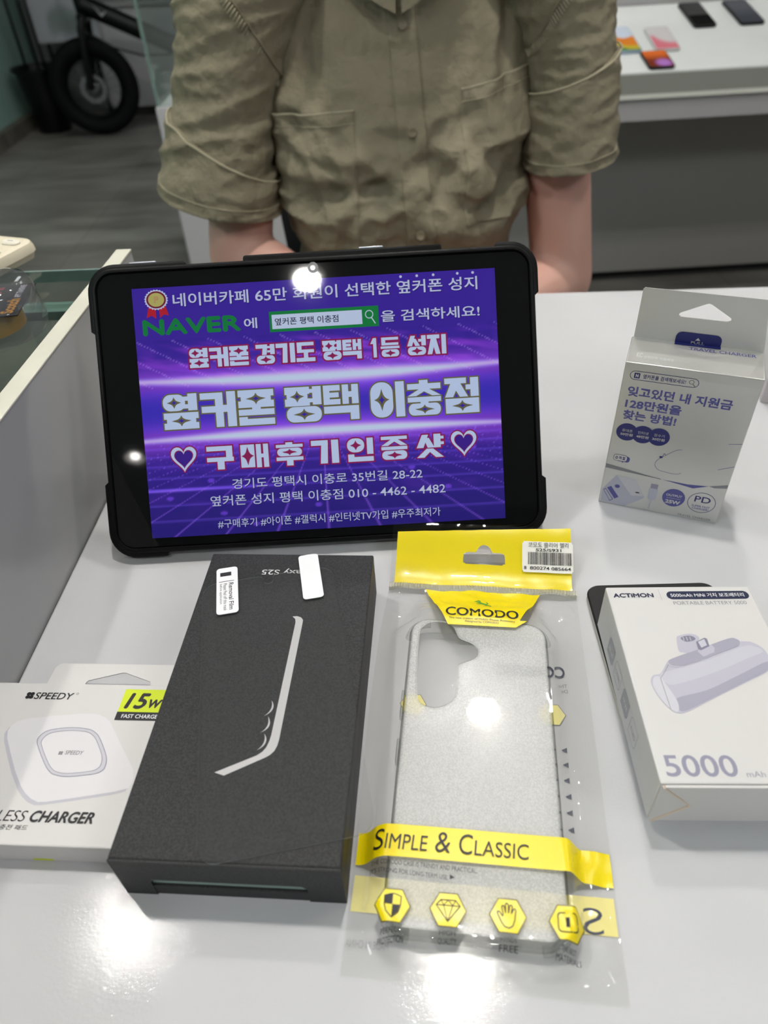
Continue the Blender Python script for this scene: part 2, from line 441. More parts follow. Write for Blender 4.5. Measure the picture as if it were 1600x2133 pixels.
for (lx, ly, k), nm in zip(LAMPS, NAMES): downlight(lx, ly, k, nm, .45 if ly < -1.5 else 1.0)
def fill_panel(x, y, nm, k=1.0):  # unseen ceiling panels, added as soft fill light
    t = thing('ceiling_fill_panel', nm, 'ceiling light', (x, y, CEIL), group='added square ceiling fill panels')
    me = mat('fill_panel_glow', (1, 1, 1, 1), .5, emit=(.93, .97, 1.0, 1), estr=FILL_PANEL * k)
    q = MB(); q.slab(.62, .62, .01, [(0, .02), (0, -.006), (.012, -.01), (.02, -.006)], M_cabw, caps=(False, False)); q.build('frame', t)
    q = MB(); q.slab(.585, .585, .005, [(0, .006), (0, -.004)], me); q.build('diffuser', t)
fill_panel(1.9, -1.3, 'added square ceiling fill panel behind the camera, by the right wall', 4.8)
fill_panel(-1.8, -.8, 'added square ceiling fill panel behind the camera, by the green wall', 4.0)
fill_panel(-.9, 3.6, 'added square ceiling fill panel above the open floor')
fill_panel(.2, 3.2, 'added square ceiling fill panel above the display counters')

# ------------------------------------------------------------------ service counter (table)
yaw_t = math.radians(-4.2)
t = thing('service_counter', 'glossy white counter top under the tablet and the boxed accessories', 'table', (.1, .2, FZ), yaw_t)
Mi = Matrix.Rotation(-yaw_t, 4, 'Z')
def tl(x, y): p = Mi @ Vector((x - .1, y - .2, 0)); return p.x, p.y
q = MB(); H0 = TZ
def edge_x(y): return -.1695 - (.5153 - y) * math.tan(math.radians(3.2)) + .0006
far = tl(.2056, .6262)[1]; xb = .95; ya = -.32
pl = [tl(edge_x(-.14), -.14), (xb, ya), (xb, far), tl(edge_x(.655), .655)]
pl[0] = (pl[0][0], ya); pl[3] = (pl[3][0], far); xa = pl[0][0]
q.rings([[(x, y, z) for x, y in grow(pl, e)] for e, z in ((-.0015, H0 - .030), (0, H0 - .0285), (0, H0 - .0015), (-.0004, H0 - .0004), (-.0015, H0))], M_white, (True, True), True)
q.build('counter_top', t, sharp=60)
q = MB(); q.box(xa + .03, ya + .06, 0, xb - .02, ya + .085, H0 - .031, M_panel); q.build('front_panel', t)
q = MB(); q.box(xb - .04, ya + .086, 0, xb - .015, far - .05, H0 - .031, M_panel); q.build('side_panel', t)

# ------------------------------------------------------------------ glass showcase with a white partition, left of the counter
yaw_p = math.radians(86.8 - 90)
px, py = -.1695, .5153               # far right top corner of the rim
t = thing('glass_showcase', 'white-rimmed glass showcase standing along the left side of the counter', 'display case', (px, py, FZ), yaw_p)
Lp = .95; TH = .0105; HT = TZ + .103
q = MB(); q.bbox(-TH, -Lp, 0, 0, 0, HT - .0012, M_panel, .0006, 2); q.build('partition_panel', t)
q = MB(); q.bbox(-TH - .0003, -Lp, HT - .0012, .0003, .0003, HT, M_rim, .0005, 2); q.build('edge_band', t)
q = MB(); q.bbox(-.62, -Lp, HT - .022, -TH - .001, 0, HT - .014, M_pane, .0008, 2); q.build('glass_top', t)
q = MB(); q.box(-.62, .0005, HT - .0225, -TH - .001, .0025, HT - .0141, M_paneedge); q.build('glass_edge', t)
q = MB(); q.box(-.62, -.045, .30, -TH - .001, -.039, HT - .0225, M_pane); q.build('glass_front', t)
q = MB(); q.box(-.62, -.050, HT - .029, -TH - .001, -.034, HT - .0228, M_paneedge); q.build('channel_strip', t)
q = MB(); q.box(-.615, -Lp + .01, .42, -TH - .001, -.05, .428, M_pane); q.build('glass_shelf', t)
q = MB(); q.box(-.62, -Lp, 0, -TH - .001, -.03, .30, mat('olive_grey_cabinet', lin(132, 134, 124), .5)); q.build('base_cabinet', t)
q = MB(); q.box(-.65, -Lp, 0, -.621, 0, HT - .0135, M_panel); q.build('side_panel', t)

# ------------------------------------------------------------------ display counter at the right back
t = thing('display_counter', 'white sloping phone display counter behind the seated person', 'display counter', (.35, 2.03, FZ))
A14 = math.radians(14)
def dz(z): return z - FZ
q = MB(); w_ = 2.4
prof = [(0, dz(-.10)), (0, dz(-.070)), (.372 * math.cos(A14), dz(-.070) + .372 * math.sin(A14)), (.372 * math.cos(A14), dz(-.16)), (.02, dz(-.16))]
def ext(prof, x0, x1, m, name, parent):
    q = MB(); q.rings([[(x0, y, z) for y, z in prof], [(x1, y, z) for y, z in prof]], m, (True, True), False); return q.build(name, parent)
ext([(0, dz(-.118)), (0, dz(-.070)), (.40 * math.cos(A14), dz(-.070) + .40 * math.sin(A14)), (.40 * math.cos(A14), dz(-.118))], 0, w_, M_counter, 'sloping_top', t)
ext([(-.0015, dz(-.1178)), (-.0015, dz(-.074)), (-.0001, dz(-.0735)), (-.0001, dz(-.1178))], 0, w_, mat('grey_edge_shade', lin(150, 152, 145), .45), 'edge_shade', t)  # shade of the camera-facing front edge put into a thin grey strip
ext([(-.004, dz(-.128)), (-.004, dz(-.1185)), (.40, dz(-.1185)), (.40, dz(-.128))], 0, w_, M_lip, 'edge_strip', t)
ext([(.004, dz(-.180)), (.004, dz(-.1285)), (.40, dz(-.1285)), (.40, dz(-.180))], 0, w_, M_apron, 'apron', t)
ext([(.29, dz(-.70)), (.29, dz(-.1805)), (.40, dz(-.1805)), (.40, dz(-.70))], 0, w_, M_recess, 'front_panel', t)
ext([(.34, 0), (.34, dz(-.7005)), (.40, dz(-.7005)), (.40, 0)], 0, w_, M_plinth, 'plinth', t)
ext([(.395, dz(-.02)), (.395, dz(.085)), (.42, dz(.085)), (.42, dz(-.02))], 0, w_, M_apron, 'back_rail', t)
ext([(.421, 0), (.421, dz(.10)), (.56, dz(.10)), (.56, 0)], 0, w_, M_plinth, 'back_cabinet', t)

def screen_paint(name, fn, nx=36, ny=72, w_=1.0, h_=1.0, rough=.12, estr=0.0, gloss=True):
    """material whose colours come from a colour attribute computed over the picture of a display"""
    m = bpy.data.materials.new(name); m.use_nodes = True; nt = m.node_tree; b = nt.nodes['Principled BSDF']
    a = nt.nodes.new('ShaderNodeVertexColor'); a.layer_name = 'picture'
    b.inputs['Roughness'].default_value = rough
    if estr > 0:
        b.inputs['Base Color'].default_value = (.004, .004, .005, 1)
        nt.links.new(a.outputs['Color'], b.inputs['Emission Color']); b.inputs['Emission Strength'].default_value = estr
    else: nt.links.new(a.outputs['Color'], b.inputs['Base Color'])
    return m
def picture(name, parent, x0, y0, x1, y1, z, nx, ny, fn, m):
    vs = []; cs = []
    for j in range(ny + 1):
        for i in range(nx + 1):
            u, v = i / nx, j / ny
            vs.append((x0 + (x1 - x0) * u, y0 + (y1 - y0) * v, z)); cs.append(fn(u, v))
    fs = [(j * (nx + 1) + i, j * (nx + 1) + i + 1, (j + 1) * (nx + 1) + i + 1, (j + 1) * (nx + 1) + i) for j in range(ny) for i in range(nx)]
    me = bpy.data.meshes.new(name); me.from_pydata(vs, [], fs); me.materials.append(m)
    ca = me.color_attributes.new('picture', 'FLOAT_COLOR', 'POINT')
    ca.data.foreach_set('color', [k for c_ in cs for k in (c_[0], c_[1], c_[2], 1.0)])
    me.update(); o = bpy.data.objects.new(name, me); COL.objects.link(o); o.parent = parent; return o

def demo_phone(xa, da, ang, body, fn, label, L=.150, W=.066):
    """a phone lying on the sloping counter; (xa, da) = middle of its near end"""
    y = 2.03 + (da + .004) * math.cos(A14); z = -.07 + (da + .004) * math.sin(A14) + .0006
    t = thing('smartphone', label, 'phone', (xa, y, z), group='demo phones on the display counter')
    t.rotation_euler = (A14, 0, ang)
    q = MB(); q.slab(W, L, .009, [(.001, 0), (0, .0015), (0, .0058), (.001, .0072)], body, 0, L / 2); q.build('body', t)
    if fn: picture('screen', t, -W / 2 + .003, .003, W / 2 - .003, L - .003, .0074, 16, 32, fn, M_demo)
    else:
        q = MB(); q.slab(W - .006, L - .006, .007, [(0, .0072), (0, .0075)], M_glassblk if body is M_blackpl else M_slate, 0, L / 2); q.build('screen', t)
M_demo = screen_paint('demo_screen_picture', None)
M_slate = mat('slate_screen', lin(62, 66, 76), .2)
M_bluebody = mat('pale_blue_body', lin(150, 165, 185), .3)
M_pinkbody = mat('pale_grey_body', lin(190, 190, 190), .3)
def mixc(a, b, t): return tuple(a[i] + (b[i] - a[i]) * t for i in range(3))
def fn_orange(u, v):
    v2 = v + .10 * math.sin(u * 3)
    if v2 > .62: return lin(205, 215, 232)[:3]
    if v2 > .36 - .12 * u: return lin(222, 130, 48)[:3]
    if v2 > .22 - .14 * u: return lin(196, 178, 60)[:3]
    return lin(58, 128, 72)[:3]
def fn_pink(u, v):
    d = math.hypot(u - .9, (v - .75) * 1.6)
    return mixc(lin(208, 204, 206)[:3], lin(214, 120, 134)[:3], sstep(.62, .95, d)) if v < .6 else lin(208, 204, 206)[:3]
def fn_fire(u, v):
    c_ = mixc(lin(120, 50, 30)[:3], lin(224, 112, 48)[:3], sstep(.3, .9, v))
    d = math.hypot(u - .65, (v - .22) * 1.4)
    return mixc(lin(176, 120, 200)[:3], c_, sstep(.18, .45, d))
def fn_blue(u, v): return mixc(lin(200, 60, 110)[:3], lin(44, 66, 92)[:3], sstep(.1, .5, v))
demo_phone(.704, .099, .02, M_bluebody, fn_orange, 'demo phone with orange, yellow and green wallpaper on the sloping counter', .148, .060)
demo_phone(.800, .099, -.02, M_pinkbody, fn_pink, 'demo phone with pale pink swirl wallpaper on the sloping counter', .135, .064)
demo_phone(.759, .003, .02, M_blackpl, fn_fire, 'demo phone with orange and purple wallpaper at the counter front edge', .092, .066)
demo_phone(.936, .225, 0.02, M_blackpl, None, 'black blank demo phone on the back row, nearer the person', .152, .061)
demo_phone(1.063, .225, 0.03, M_blackpl, None, 'dark grey blank demo phone at the right end of the back row', .152, .066)
bpy.data.objects['smartphone.004'].children[1].data.materials[0] = M_slate
demo_phone(.645, .262, .0, M_blackpl, fn_blue, 'demo phone with blue and pink screen half hidden by the sleeve', .115, .064)

# ------------------------------------------------------------------ tall glass showcase in the middle distance
t = thing('tall_showcase', 'white-based tall glass showcase behind the left sleeve of the person', 'display case', (-.655, 2.6, FZ))
bz = dz(-.187)
q = MB(); q.bbox(0, 0, 0, .62, .5, bz, M_cabw, .004, 2); q.build('base', t)
q = MB(); q.box(.004, .02, bz + .001, .012, .48, bz + .85, M_pane); q.build('side_glass', t)
q = MB(); q.box(.003, .012, bz + .001, .013, .0195, bz + .85, M_paneedge); q.build('glass_edge', t)
q = MB(); q.box(.0135, .013, bz + .001, .612, .019, bz + .85, M_pane); q.build('front_glass', t)
q = MB(); q.rings([[(x, y, z) for x, y, z in ((.05, .10, bz + .001), (.30, .10, bz + .001), (.30, .30, bz + .001), (.05, .30, bz + .001))],
                   [(x, y, z) for x, y, z in ((.05, .22, bz + .075), (.30, .22, bz + .105), (.30, .30, bz + .105), (.05, .30, bz + .075))]], M_counter, smooth=False); q.build('display_wedge', t)
q = MB(); q.box(.02, .42, bz + .001, .60, .46, bz + .03, M_apron); q.build('back_ledge', t)

# ------------------------------------------------------------------ far left: bicycle, bin, cabinet, poster board
BY = 4.95; WZ = FZ + .255
t = thing('bicycle', 'black fat-tyred bicycle parked by the green wall', 'bicycle', (-1.575, BY, FZ))
MX = Matrix.Rotation(PI / 2, 4, 'X')
def wheel(cx, nm):
    o = bpy.data.objects.new(nm, None); COL.objects.link(o); o.parent = t; o.location = (cx, 0, .255); o.rotation_euler = (0, 0, .12)
    q = MB(); q.torus(.208, .047, M_tyre, 56, 14, MX); q.build('tyre', o)
    q = MB(); q.torus(.158, .012, M_frame, 56, 8, MX, 2.2); q.build('rim', o)
    q = MB(); q.lathe([(.02, -.045), (.026, -.04), (.026, .04), (.02, .045)], M_steel, 20, MX); q.build('hub', o)
    q = MB()
    for k in range(20):
        a = 2 * PI * k / 20; a2 = a + (.5 if k % 2 else -.5)
        q.tube([(.024 * math.cos(a2), .03 * (1 if k % 2 else -1), .024 * math.sin(a2)), (.155 * math.cos(a), 0, .155 * math.sin(a))], .0016, M_steel, 5)
    sp = q.build('spokes', o)
    q = MB(); q.rings([[(.075 * math.cos(2 * PI * j / 36), -.052, .075 * math.sin(2 * PI * j / 36)) for j in range(36)], [(.052 * math.cos(2 * PI * j / 36), -.052, .052 * math.sin(2 * PI * j / 36)) for j in range(36)],
                       [(.052 * math.cos(2 * PI * j / 36), -.050, .052 * math.sin(2 * PI * j / 36)) for j in range(36)], [(.075 * math.cos(2 * PI * j / 36), -.050, .075 * math.sin(2 * PI * j / 36)) for j in range(36)]], M_steel, (False, False), False)
    q.build('brake_disc', o)
wheel(0, 'front_wheel'); wheel(1.06, 'rear_wheel')
q = MB()
for sy in (-.075, .075): q.tube([(0, sy, .255), (.03, sy, .55), (.045, sy * .7, .60)], .022, M_frame, 12)
q.tube([(.045, -.07, .60), (.045, .07, .60)], .026, M_frame, 12); q.build('fork', t)
q = MB(); q.tube([(.04, 0, .585), (.02, 0, .83)], .028, M_frame, 14); q.build('head_tube', t)
q = MB(); q.tube([(.05, -.0, .66), (.55, 0, .43)], .048, M_frame, 16); q.build('down_tube', t)
q = MB(); q.map = lambda x, y, l: (.12 + x * .42, -.0490, .628 - x * .196 + y)
q.poly([(.0, .03), (.09, -.012), (.17, .03), (.09, .005)], M_lgrey, 1); q.build('frame_decal', t)
q = MB(); q.tube([(.03, 0, .76), (.56, 0, .72), (.60, 0, .46)], .028, M_frame, 12); q.tube([(.56, 0, .45), (1.06, .06, .255)], .016, M_frame, 10); q.tube([(.56, 0, .72), (1.06, .06, .255)], .014, M_frame, 10); q.build('frame', t)
q = MB(); q.bbox(.50, -.12, .84, .76, .12, .88, M_blackpl, .015, 3); q.tube([(.60, 0, .72), (.62, 0, .84)], .014, M_frame, 10); q.build('saddle', t)
q = MB(); q.tube([(.30, -.21, .98), (.12, -.20, .985), (.02, -.12, .97), (.02, 0, .95), (.02, .12, .97), (.12, .20, .985), (.30, .21, .98)], .015, M_frame, 10); q.tube([(.02, 0, .83), (.02, 0, .95)], .018, M_frame, 10); q.build('handlebar', t)
q = MB(); q.tube([(.03, -.08, .56), (.08, -.10, .53), (.2, -.11, .46), (.35, -.11, .415), (.50, -.10, .41), (.56, -.05, .44)], .006, M_blackpl, 8); q.build('brake_cable', t)

t = thing('umbrella_bin', 'black tapered bin holding thin poles beside the bicycle wheel', 'bin', (-1.955, 5.14, FZ))
q = MB(); q.lathe([(.095, 0), (.10, .01), (.135, .33), (.155, .335), (.155, .355), (.135, .352), (.128, .34), (.094, .02)], M_frame, 28); q.build('bin', t)
for k, (dx, dy, h) in enumerate(((-.06, .0, 1.1), (.0, .03, 1.15), (.055, -.01, 1.05))):
    t2 = thing('display_pole', ('leftmost', 'middle', 'rightmost')[k] + ' of three thin dark poles standing in the black bin', 'pole', (-1.955 + dx, 5.14 + dy, FZ + .022), group='poles in the bin')
    q = MB(); q.tube([(0, 0, 0), (-.01 + .005 * k, 0, h)], .009, M_frame, 8); q.build('shaft', t2)

t = thing('white_cabinet', 'long white cabinet along the back wall behind the bicycle', 'cabinet', (-1.66, 5.42, FZ))
q = MB(); q.bbox(.0, .03, 0.0, 2.9, .32, .055, M_plinth, .003); q.build('plinth', t)
q = MB(); q.bbox(-.02, 0, .056, 2.92, .32, .60, M_cabw, .004); q.build('body', t)
q = MB(); q.bbox(-.04, -.02, .601, 2.94, .32, .625, M_apron, .004); q.build('top', t)
M_board = screen_paint('poster_picture', None, rough=.5)
def fn_board(u, v):
    n_ = noise.noise(Vector((u * 3, v * 4, 2)))
    c_ = mixc(lin(196, 196, 204)[:3], lin(150, 160, 160)[:3], sstep(0, .4, n_))
    if v > .72: c_ = mixc(lin(120, 170, 165)[:3], lin(70, 90, 95)[:3], sstep(-.2, .3, n_))
    if math.hypot((u - .38), (v - .66) * 1.5) < .12: c_ = lin(170, 30, 44)[:3]
    return c_
t = thing('poster_board', 'white standing poster board with a red spot behind the poles', 'poster', (-1.99, 5.385, FZ))
picture('poster', t, 0, .0, .40, .0, 0, 2, 2, fn_board, M_board)
me = t.children[0].data
# upright picture
nx, ny = 24, 40
vs = []; cs = []
for j in range(ny + 1):
    for i in range(nx + 1): vs.append((.40 * i / nx, -.0065, .45 + .75 * j / ny)); cs.append(fn_board(i / nx, j / ny))
me.clear_geometry(); me.from_pydata(vs, [], [(j * (nx + 1) + i, j * (nx + 1) + i + 1, (j + 1) * (nx + 1) + i + 1, (j + 1) * (nx + 1) + i) for j in range(ny) for i in range(nx)])
ca = me.color_attributes.new('picture', 'FLOAT_COLOR', 'POINT'); ca.data.foreach_set('color', [k for c_ in cs for k in (c_[0], c_[1], c_[2], 1.0)])
q = MB(); q.box(-.01, -.006, .44, .41, .006, 1.21, M_apron); q.build('board', t)
for xx in (.05, .33):
    q = MB(); q.box(xx, -.005, .011, xx + .02, .005, .4395, M_frame); q.box(xx - .02, -.055, 0, xx + .04, .03, .012, M_frame); q.build('stand_leg', t)

t = thing('wall_poster', 'blue and white poster on the back wall above the cabinet', 'poster', (-1.25, Y1 - .012, FZ))
q = MB(); q.box(0, 0, .56, 1.0, .010, 1.5, mat('blue_poster', lin(70, 96, 126), .4, noise_col=(5, lin(40, 56, 84), .2))); q.build('sheet', t)
q = MB(); q.box(0, -.002, .66, 1.0, -.0005, .74, M_counter); q.build('white_band', t)

# ------------------------------------------------------------------ block lettering (hangul built from jamo shapes, cell 100 x 100)
def R(x0, y0, x1, y1): return ('p', [(x0, y0), (x1, y0), (x1, y1), (x0, y1)])
def O_(x0, y0, x1, y1): return ('p', rrect(x1 - x0, y1 - y0, min(x1 - x0, y1 - y0) * .46, 6, (x0 + x1) / 2, (y0 + y1) / 2))
def S_(x0, y0, x1, y1, k=.62): return ('s', star4((x0 + x1) / 2, (y0 + y1) / 2, (x1 - x0) / 2 * k, (y1 - y0) / 2 * k))
def P_(*p): return ('p', list(p))
def O2(*a): return [O_(*a), S_(*a)]
def pieup(x0, y0, x1, y1):
    h = y1 - y0; w_ = x1 - x0
    return [R(x0, y0, x1, y0 + h * .38), R(x0 + w_ * .08, y0 + h * .3, x1 - w_ * .08, y1 - h * .3), R(x0, y1 - h * .38, x1, y1), S_(x0, y0, x1, y1, .56)]
GL = {
 '옆': O2(0, 52, 64, 99) + [R(72, 52, 98, 100), R(56, 80, 74, 92), R(56, 58, 74, 70)] + pieup(0, 0, 100, 47),
 '커': [R(0, 80, 64, 98), R(3, 42, 64, 60), R(42, 0, 64, 98), R(60, 42, 78, 62), R(75, 0, 100, 100)],
 '폰': pieup(0, 50, 100, 100) + [R(38, 40, 62, 52), R(0, 28, 100, 45), R(0, 0, 24, 24), R(0, 0, 100, 18)],
 '평': pieup(0, 46, 68, 100) + [R(76, 48, 100, 100), R(62, 82, 78, 93), R(62, 55, 78, 66)] + O2(3, 0, 99, 44),
 '택': [R(0, 45, 18, 100), R(0, 84, 48, 100), R(0, 65, 44, 79), R(0, 45, 48, 60), R(54, 45, 72, 100), R(70, 64, 84, 80), R(81, 45, 100, 100), R(0, 20, 100, 40), R(75, 0, 100, 40)],
 '이': O2(0, 0, 66, 100) + [R(74, 0, 100, 100)],
 '충': [R(36, 88, 62, 100), R(0, 74, 100, 90), P_((38, 76), (66, 76), (26, 55), (0, 55)), P_((34, 76), (62, 76), (100, 55), (74, 55)), R(0, 38, 100, 52), R(38, 28, 62, 40)] + O2(2, 0, 98, 34),
 '점': [R(0, 84, 64, 100), P_((18, 86), (44, 86), (24, 46), (0, 46)), P_((20, 86), (46, 86), (68, 46), (44, 46)), R(76, 46, 100, 100), R(62, 66, 78, 80), R(1, 0, 100, 42), S_(1, 0, 100, 42)],
 '경': [R(0, 80, 62, 100), P_((38, 90), (62, 90), (56, 46), (32, 46)), R(76, 48, 100, 100), R(60, 80, 78, 91), R(60, 58, 78, 69)] + O2(3, 0, 99, 43),
 '기': [R(0, 78, 62, 100), P_((38, 90), (62, 90), (58, 0), (32, 0)), R(74, 0, 100, 100)],
 '도': [R(5, 82, 95, 100), R(5, 48, 30, 100), R(5, 46, 95, 62), R(40, 18, 63, 47), R(0, 0, 100, 20)],
 '1': [R(40, 0, 72, 100), P_((12, 70), (44, 70), (44, 100), (40, 100))],
 '등': [R(5, 86, 95, 100), R(5, 60, 26, 100), R(5, 59, 95, 72), R(0, 42, 100, 54)] + O2(4, 0, 97, 37),
 '성': [P_((20, 100), (44, 100), (26, 47), (0, 47)), P_((28, 84), (46, 84), (68, 47), (43, 47)), R(76, 48, 100, 100), R(60, 68, 78, 82)] + O2(3, 0, 99, 43),
 '지': [R(0, 80, 66, 100), P_((20, 82), (46, 82), (24, 0), (0, 0)), P_((22, 82), (48, 82), (68, 0), (44, 0)), R(76, 0, 100, 100)],
 '구': [R(0, 80, 96, 100), R(72, 42, 96, 100), R(0, 34, 100, 52), R(38, 0, 64, 36)],
 '매': [R(0, 2, 50, 100), S_(0, 2, 50, 100, .8), R(56, 0, 74, 100), R(72, 42, 84, 58), R(82, 0, 100, 100)],
 '후': [R(36, 88, 62, 100), R(0, 78, 100, 91), R(0, 22, 100, 37), R(38, 0, 62, 24)] + O2(4, 41, 96, 75),
 '인': O2(0, 40, 66, 100) + [R(76, 30, 100, 100), R(2, 0, 26, 32), R(2, 0, 100, 20)],
 '증': [R(0, 86, 100, 100), P_((40, 88), (68, 88), (26, 60), (0, 60)), P_((36, 88), (62, 88), (100, 60), (74, 60)), R(0, 42, 100, 56)] + O2(2, 0, 98, 38),
 '샷': [P_((22, 98), (46, 98), (26, 42), (0, 42)), P_((28, 84), (48, 84), (68, 42), (42, 42)), R(66, 42, 92, 100), R(90, 78, 104, 90), R(90, 54, 104, 66), P_((38, 38), (64, 38), (28, 0), (0, 0)), P_((36, 38), (62, 38), (102, 0), (72, 0))],
}
def block(q, ch, x0, y0, x1, y1, fill, under, star, e, layer):
    """one block letter with a coloured outline"""
    fx = lambda p: (x0 + (x1 - x0) * p[0] / 100, y0 + (y1 - y0) * p[1] / 100)
    for kind, pts in GL[ch]:
        pp = [fx(p) for p in pts]
        if kind == 'p':
            q.poly(grow(pp, e), under, layer); q.poly(pp, fill, layer + 1)
        else:
            q.poly(grow(pp, e * .35), under, layer + 2)
            cx = sum(p[0] for p in pp) / len(pp); cy = sum(p[1] for p in pp) / len(pp)
            q.poly([(cx + (p[0] - cx) * .5, cy + (p[1] - cy) * .5) for p in pp], star, layer + 3)

def heart(cx, cy, w_, h_, n=40):
    pts = []
    for i in range(n):
        a = 2 * PI * i / n
        x = 16 * math.sin(a) ** 3; y = 13 * math.cos(a) - 5 * math.cos(2 * a) - 2 * math.cos(3 * a) - math.cos(4 * a)
        pts.append((cx + x / 32 * w_, cy + (y + 2.5) / 29 * h_))
    return pts

# ------------------------------------------------------------------ tablet in its rugged case
LEAN = math.radians(36.02)
u_ = Vector((1, -.003, 0)).normalized(); up_ = Vector((.0018, .5881, .8088)).normalized(); nn = u_.cross(up_).normalized()
t = thing('tablet', 'black cased tablet leaning back on its stand, showing a purple advert', 'tablet', (-.1555, .3078, 0))
rotm = Matrix((u_, up_, nn)).transposed()          # local x = along, y = up the tablet, z = out of the screen
t.rotation_euler = rotm.to_euler()
CW, CH_ = .2465, .1600; CX, CYY = CW / 2, CH_ / 2
FR = .0128
# case shell: a raised lip around the glass, thick back with flared corner bumpers
q = MB()
q.slab(CW, CH_, .013, [(.006, 0.0), (.001, .0012), (-.0005, .004), (-.0003, .0095), (.0006, FR - .0006), (.0016, FR), (.0027, FR), (.0031, FR - .0012)], M_rubber, CX, CYY, 8, None, (True, False))
q.slab(CW - .004, CH_ - .004, .011, [(0, .001), (0, FR - .0022)], M_rubber, CX, CYY)
def bumper(x0, x1, y0, y1, sx, sy):
    """L-shaped corner pad that stands proud of the shell"""
    hw, hh = CW / 2, CH_ / 2
    out = []
    for k in range(9):
        a = PI / 2 * k / 8
        out.append((sx * (hw - .013 + .0152 * math.cos(a)), sy * (hh - .013 + .0152 * math.sin(a))))
    out = [(sx * (hw + .0022), sy * (hh - y0))] + out + [(sx * (hw - x0), sy * (hh + .0022))]
    inn = [(sx * (hw - .002), sy * (hh - y0 - .003))] + [(sx * (hw - .013 + .011 * math.cos(PI / 2 * k / 8)), sy * (hh - .013 + .011 * math.sin(PI / 2 * k / 8))) for k in range(9)] + [(sx * (hw - x0 - .003), sy * (hh - .002))]
    rg = []
    for z, e in ((.0004, .35), (.0018, 1), (.0100, 1), (.0114, .35)):
        rg.append([(CX + i_[0] + (o_[0] - i_[0]) * e, CYY + i_[1] + (o_[1] - i_[1]) * e, z) for o_, i_ in zip(out, inn)])
    rows = [[(CX + i_[0], CYY + i_[1], .0004) for i_ in inn]] + rg + [[(CX + i_[0], CYY + i_[1], .0114) for i_ in inn]]
    return rows
for sx, sy, lx, ly in ((-1, 1, .052, .034), (1, 1, .02, .026), (-1, -1, .030, .040), (1, -1, .028, .030)):
    q.rings(bumper(lx, 0, ly, 0, sx, sy), M_rubber, (False, False), True, False)
q.build('case_shell', t)
q = MB(); q.slab(.2405, .1537, .0095, [(0, .010), (0, FR - .0018), (.0006, FR - .0012)], M_glassblk, CX, CYY); q.build('screen_glass', t)
q = MB(); q.bbox(.085, CH_ - .002, .0025, .196, CH_ + .0035, FR - .003, M_rubber, .0015, 2); q.build('side_grip', t)
q = MB(); q.bbox(.150, CH_ + .0033, .0055, .1635, CH_ + .0045, .0088, M_silver, .0005); q.build('power_key', t)
q = MB(); q.bbox(.0215, CH_ + .0012, .0055, .0365, CH_ + .0033, .0092, M_silver, .0006); q.build('volume_key', t)
q = MB(); q.lathe([(.0030, 0), (.0030, .0003), (.0024, .0003)], mat('camera_ring', lin(120, 122, 126), .3), 24, Matrix.Translation((.124, .1538, FR - .0012)))
q.lathe([(.0014, .0003), (.0014, .0004)], mat('camera_lens', lin(30, 34, 44), .05), 16, Matrix.Translation((.124, .1538, FR - .0012))); q.build('camera', t)
# kick-stand leg behind the case
q = MB()
foot = Vector((0, 0, 0))
yb_ = .118; P0 = Vector((CX, yb_, -.001))
wz = yb_ * up_.z + 0.0                              # height of the hinge above the counter
for sx in (-.045, .045):
    a = Vector((CX + sx, yb_, -.002))
    # straight down-back to the counter: direction in world (0, .45, -1)
    dirw = Vector((0, .30, -1)).normalized(); ll = (a.x * u_.z + a.y * up_.z + a.z * nn.z) / -dirw.z - .003
    dl = Vector((dirw.dot(u_), dirw.dot(up_), dirw.dot(nn))); b_ = a + dl * ll
    q.tube([a, b_], .0032, M_blackpl, 8)
    if sx < 0: c1, c2 = a, b_
q.tube([c2, b_], .0030, M_blackpl, 8); q.tube([c1, a], .0032, M_blackpl, 8); q.build('kickstand', t)

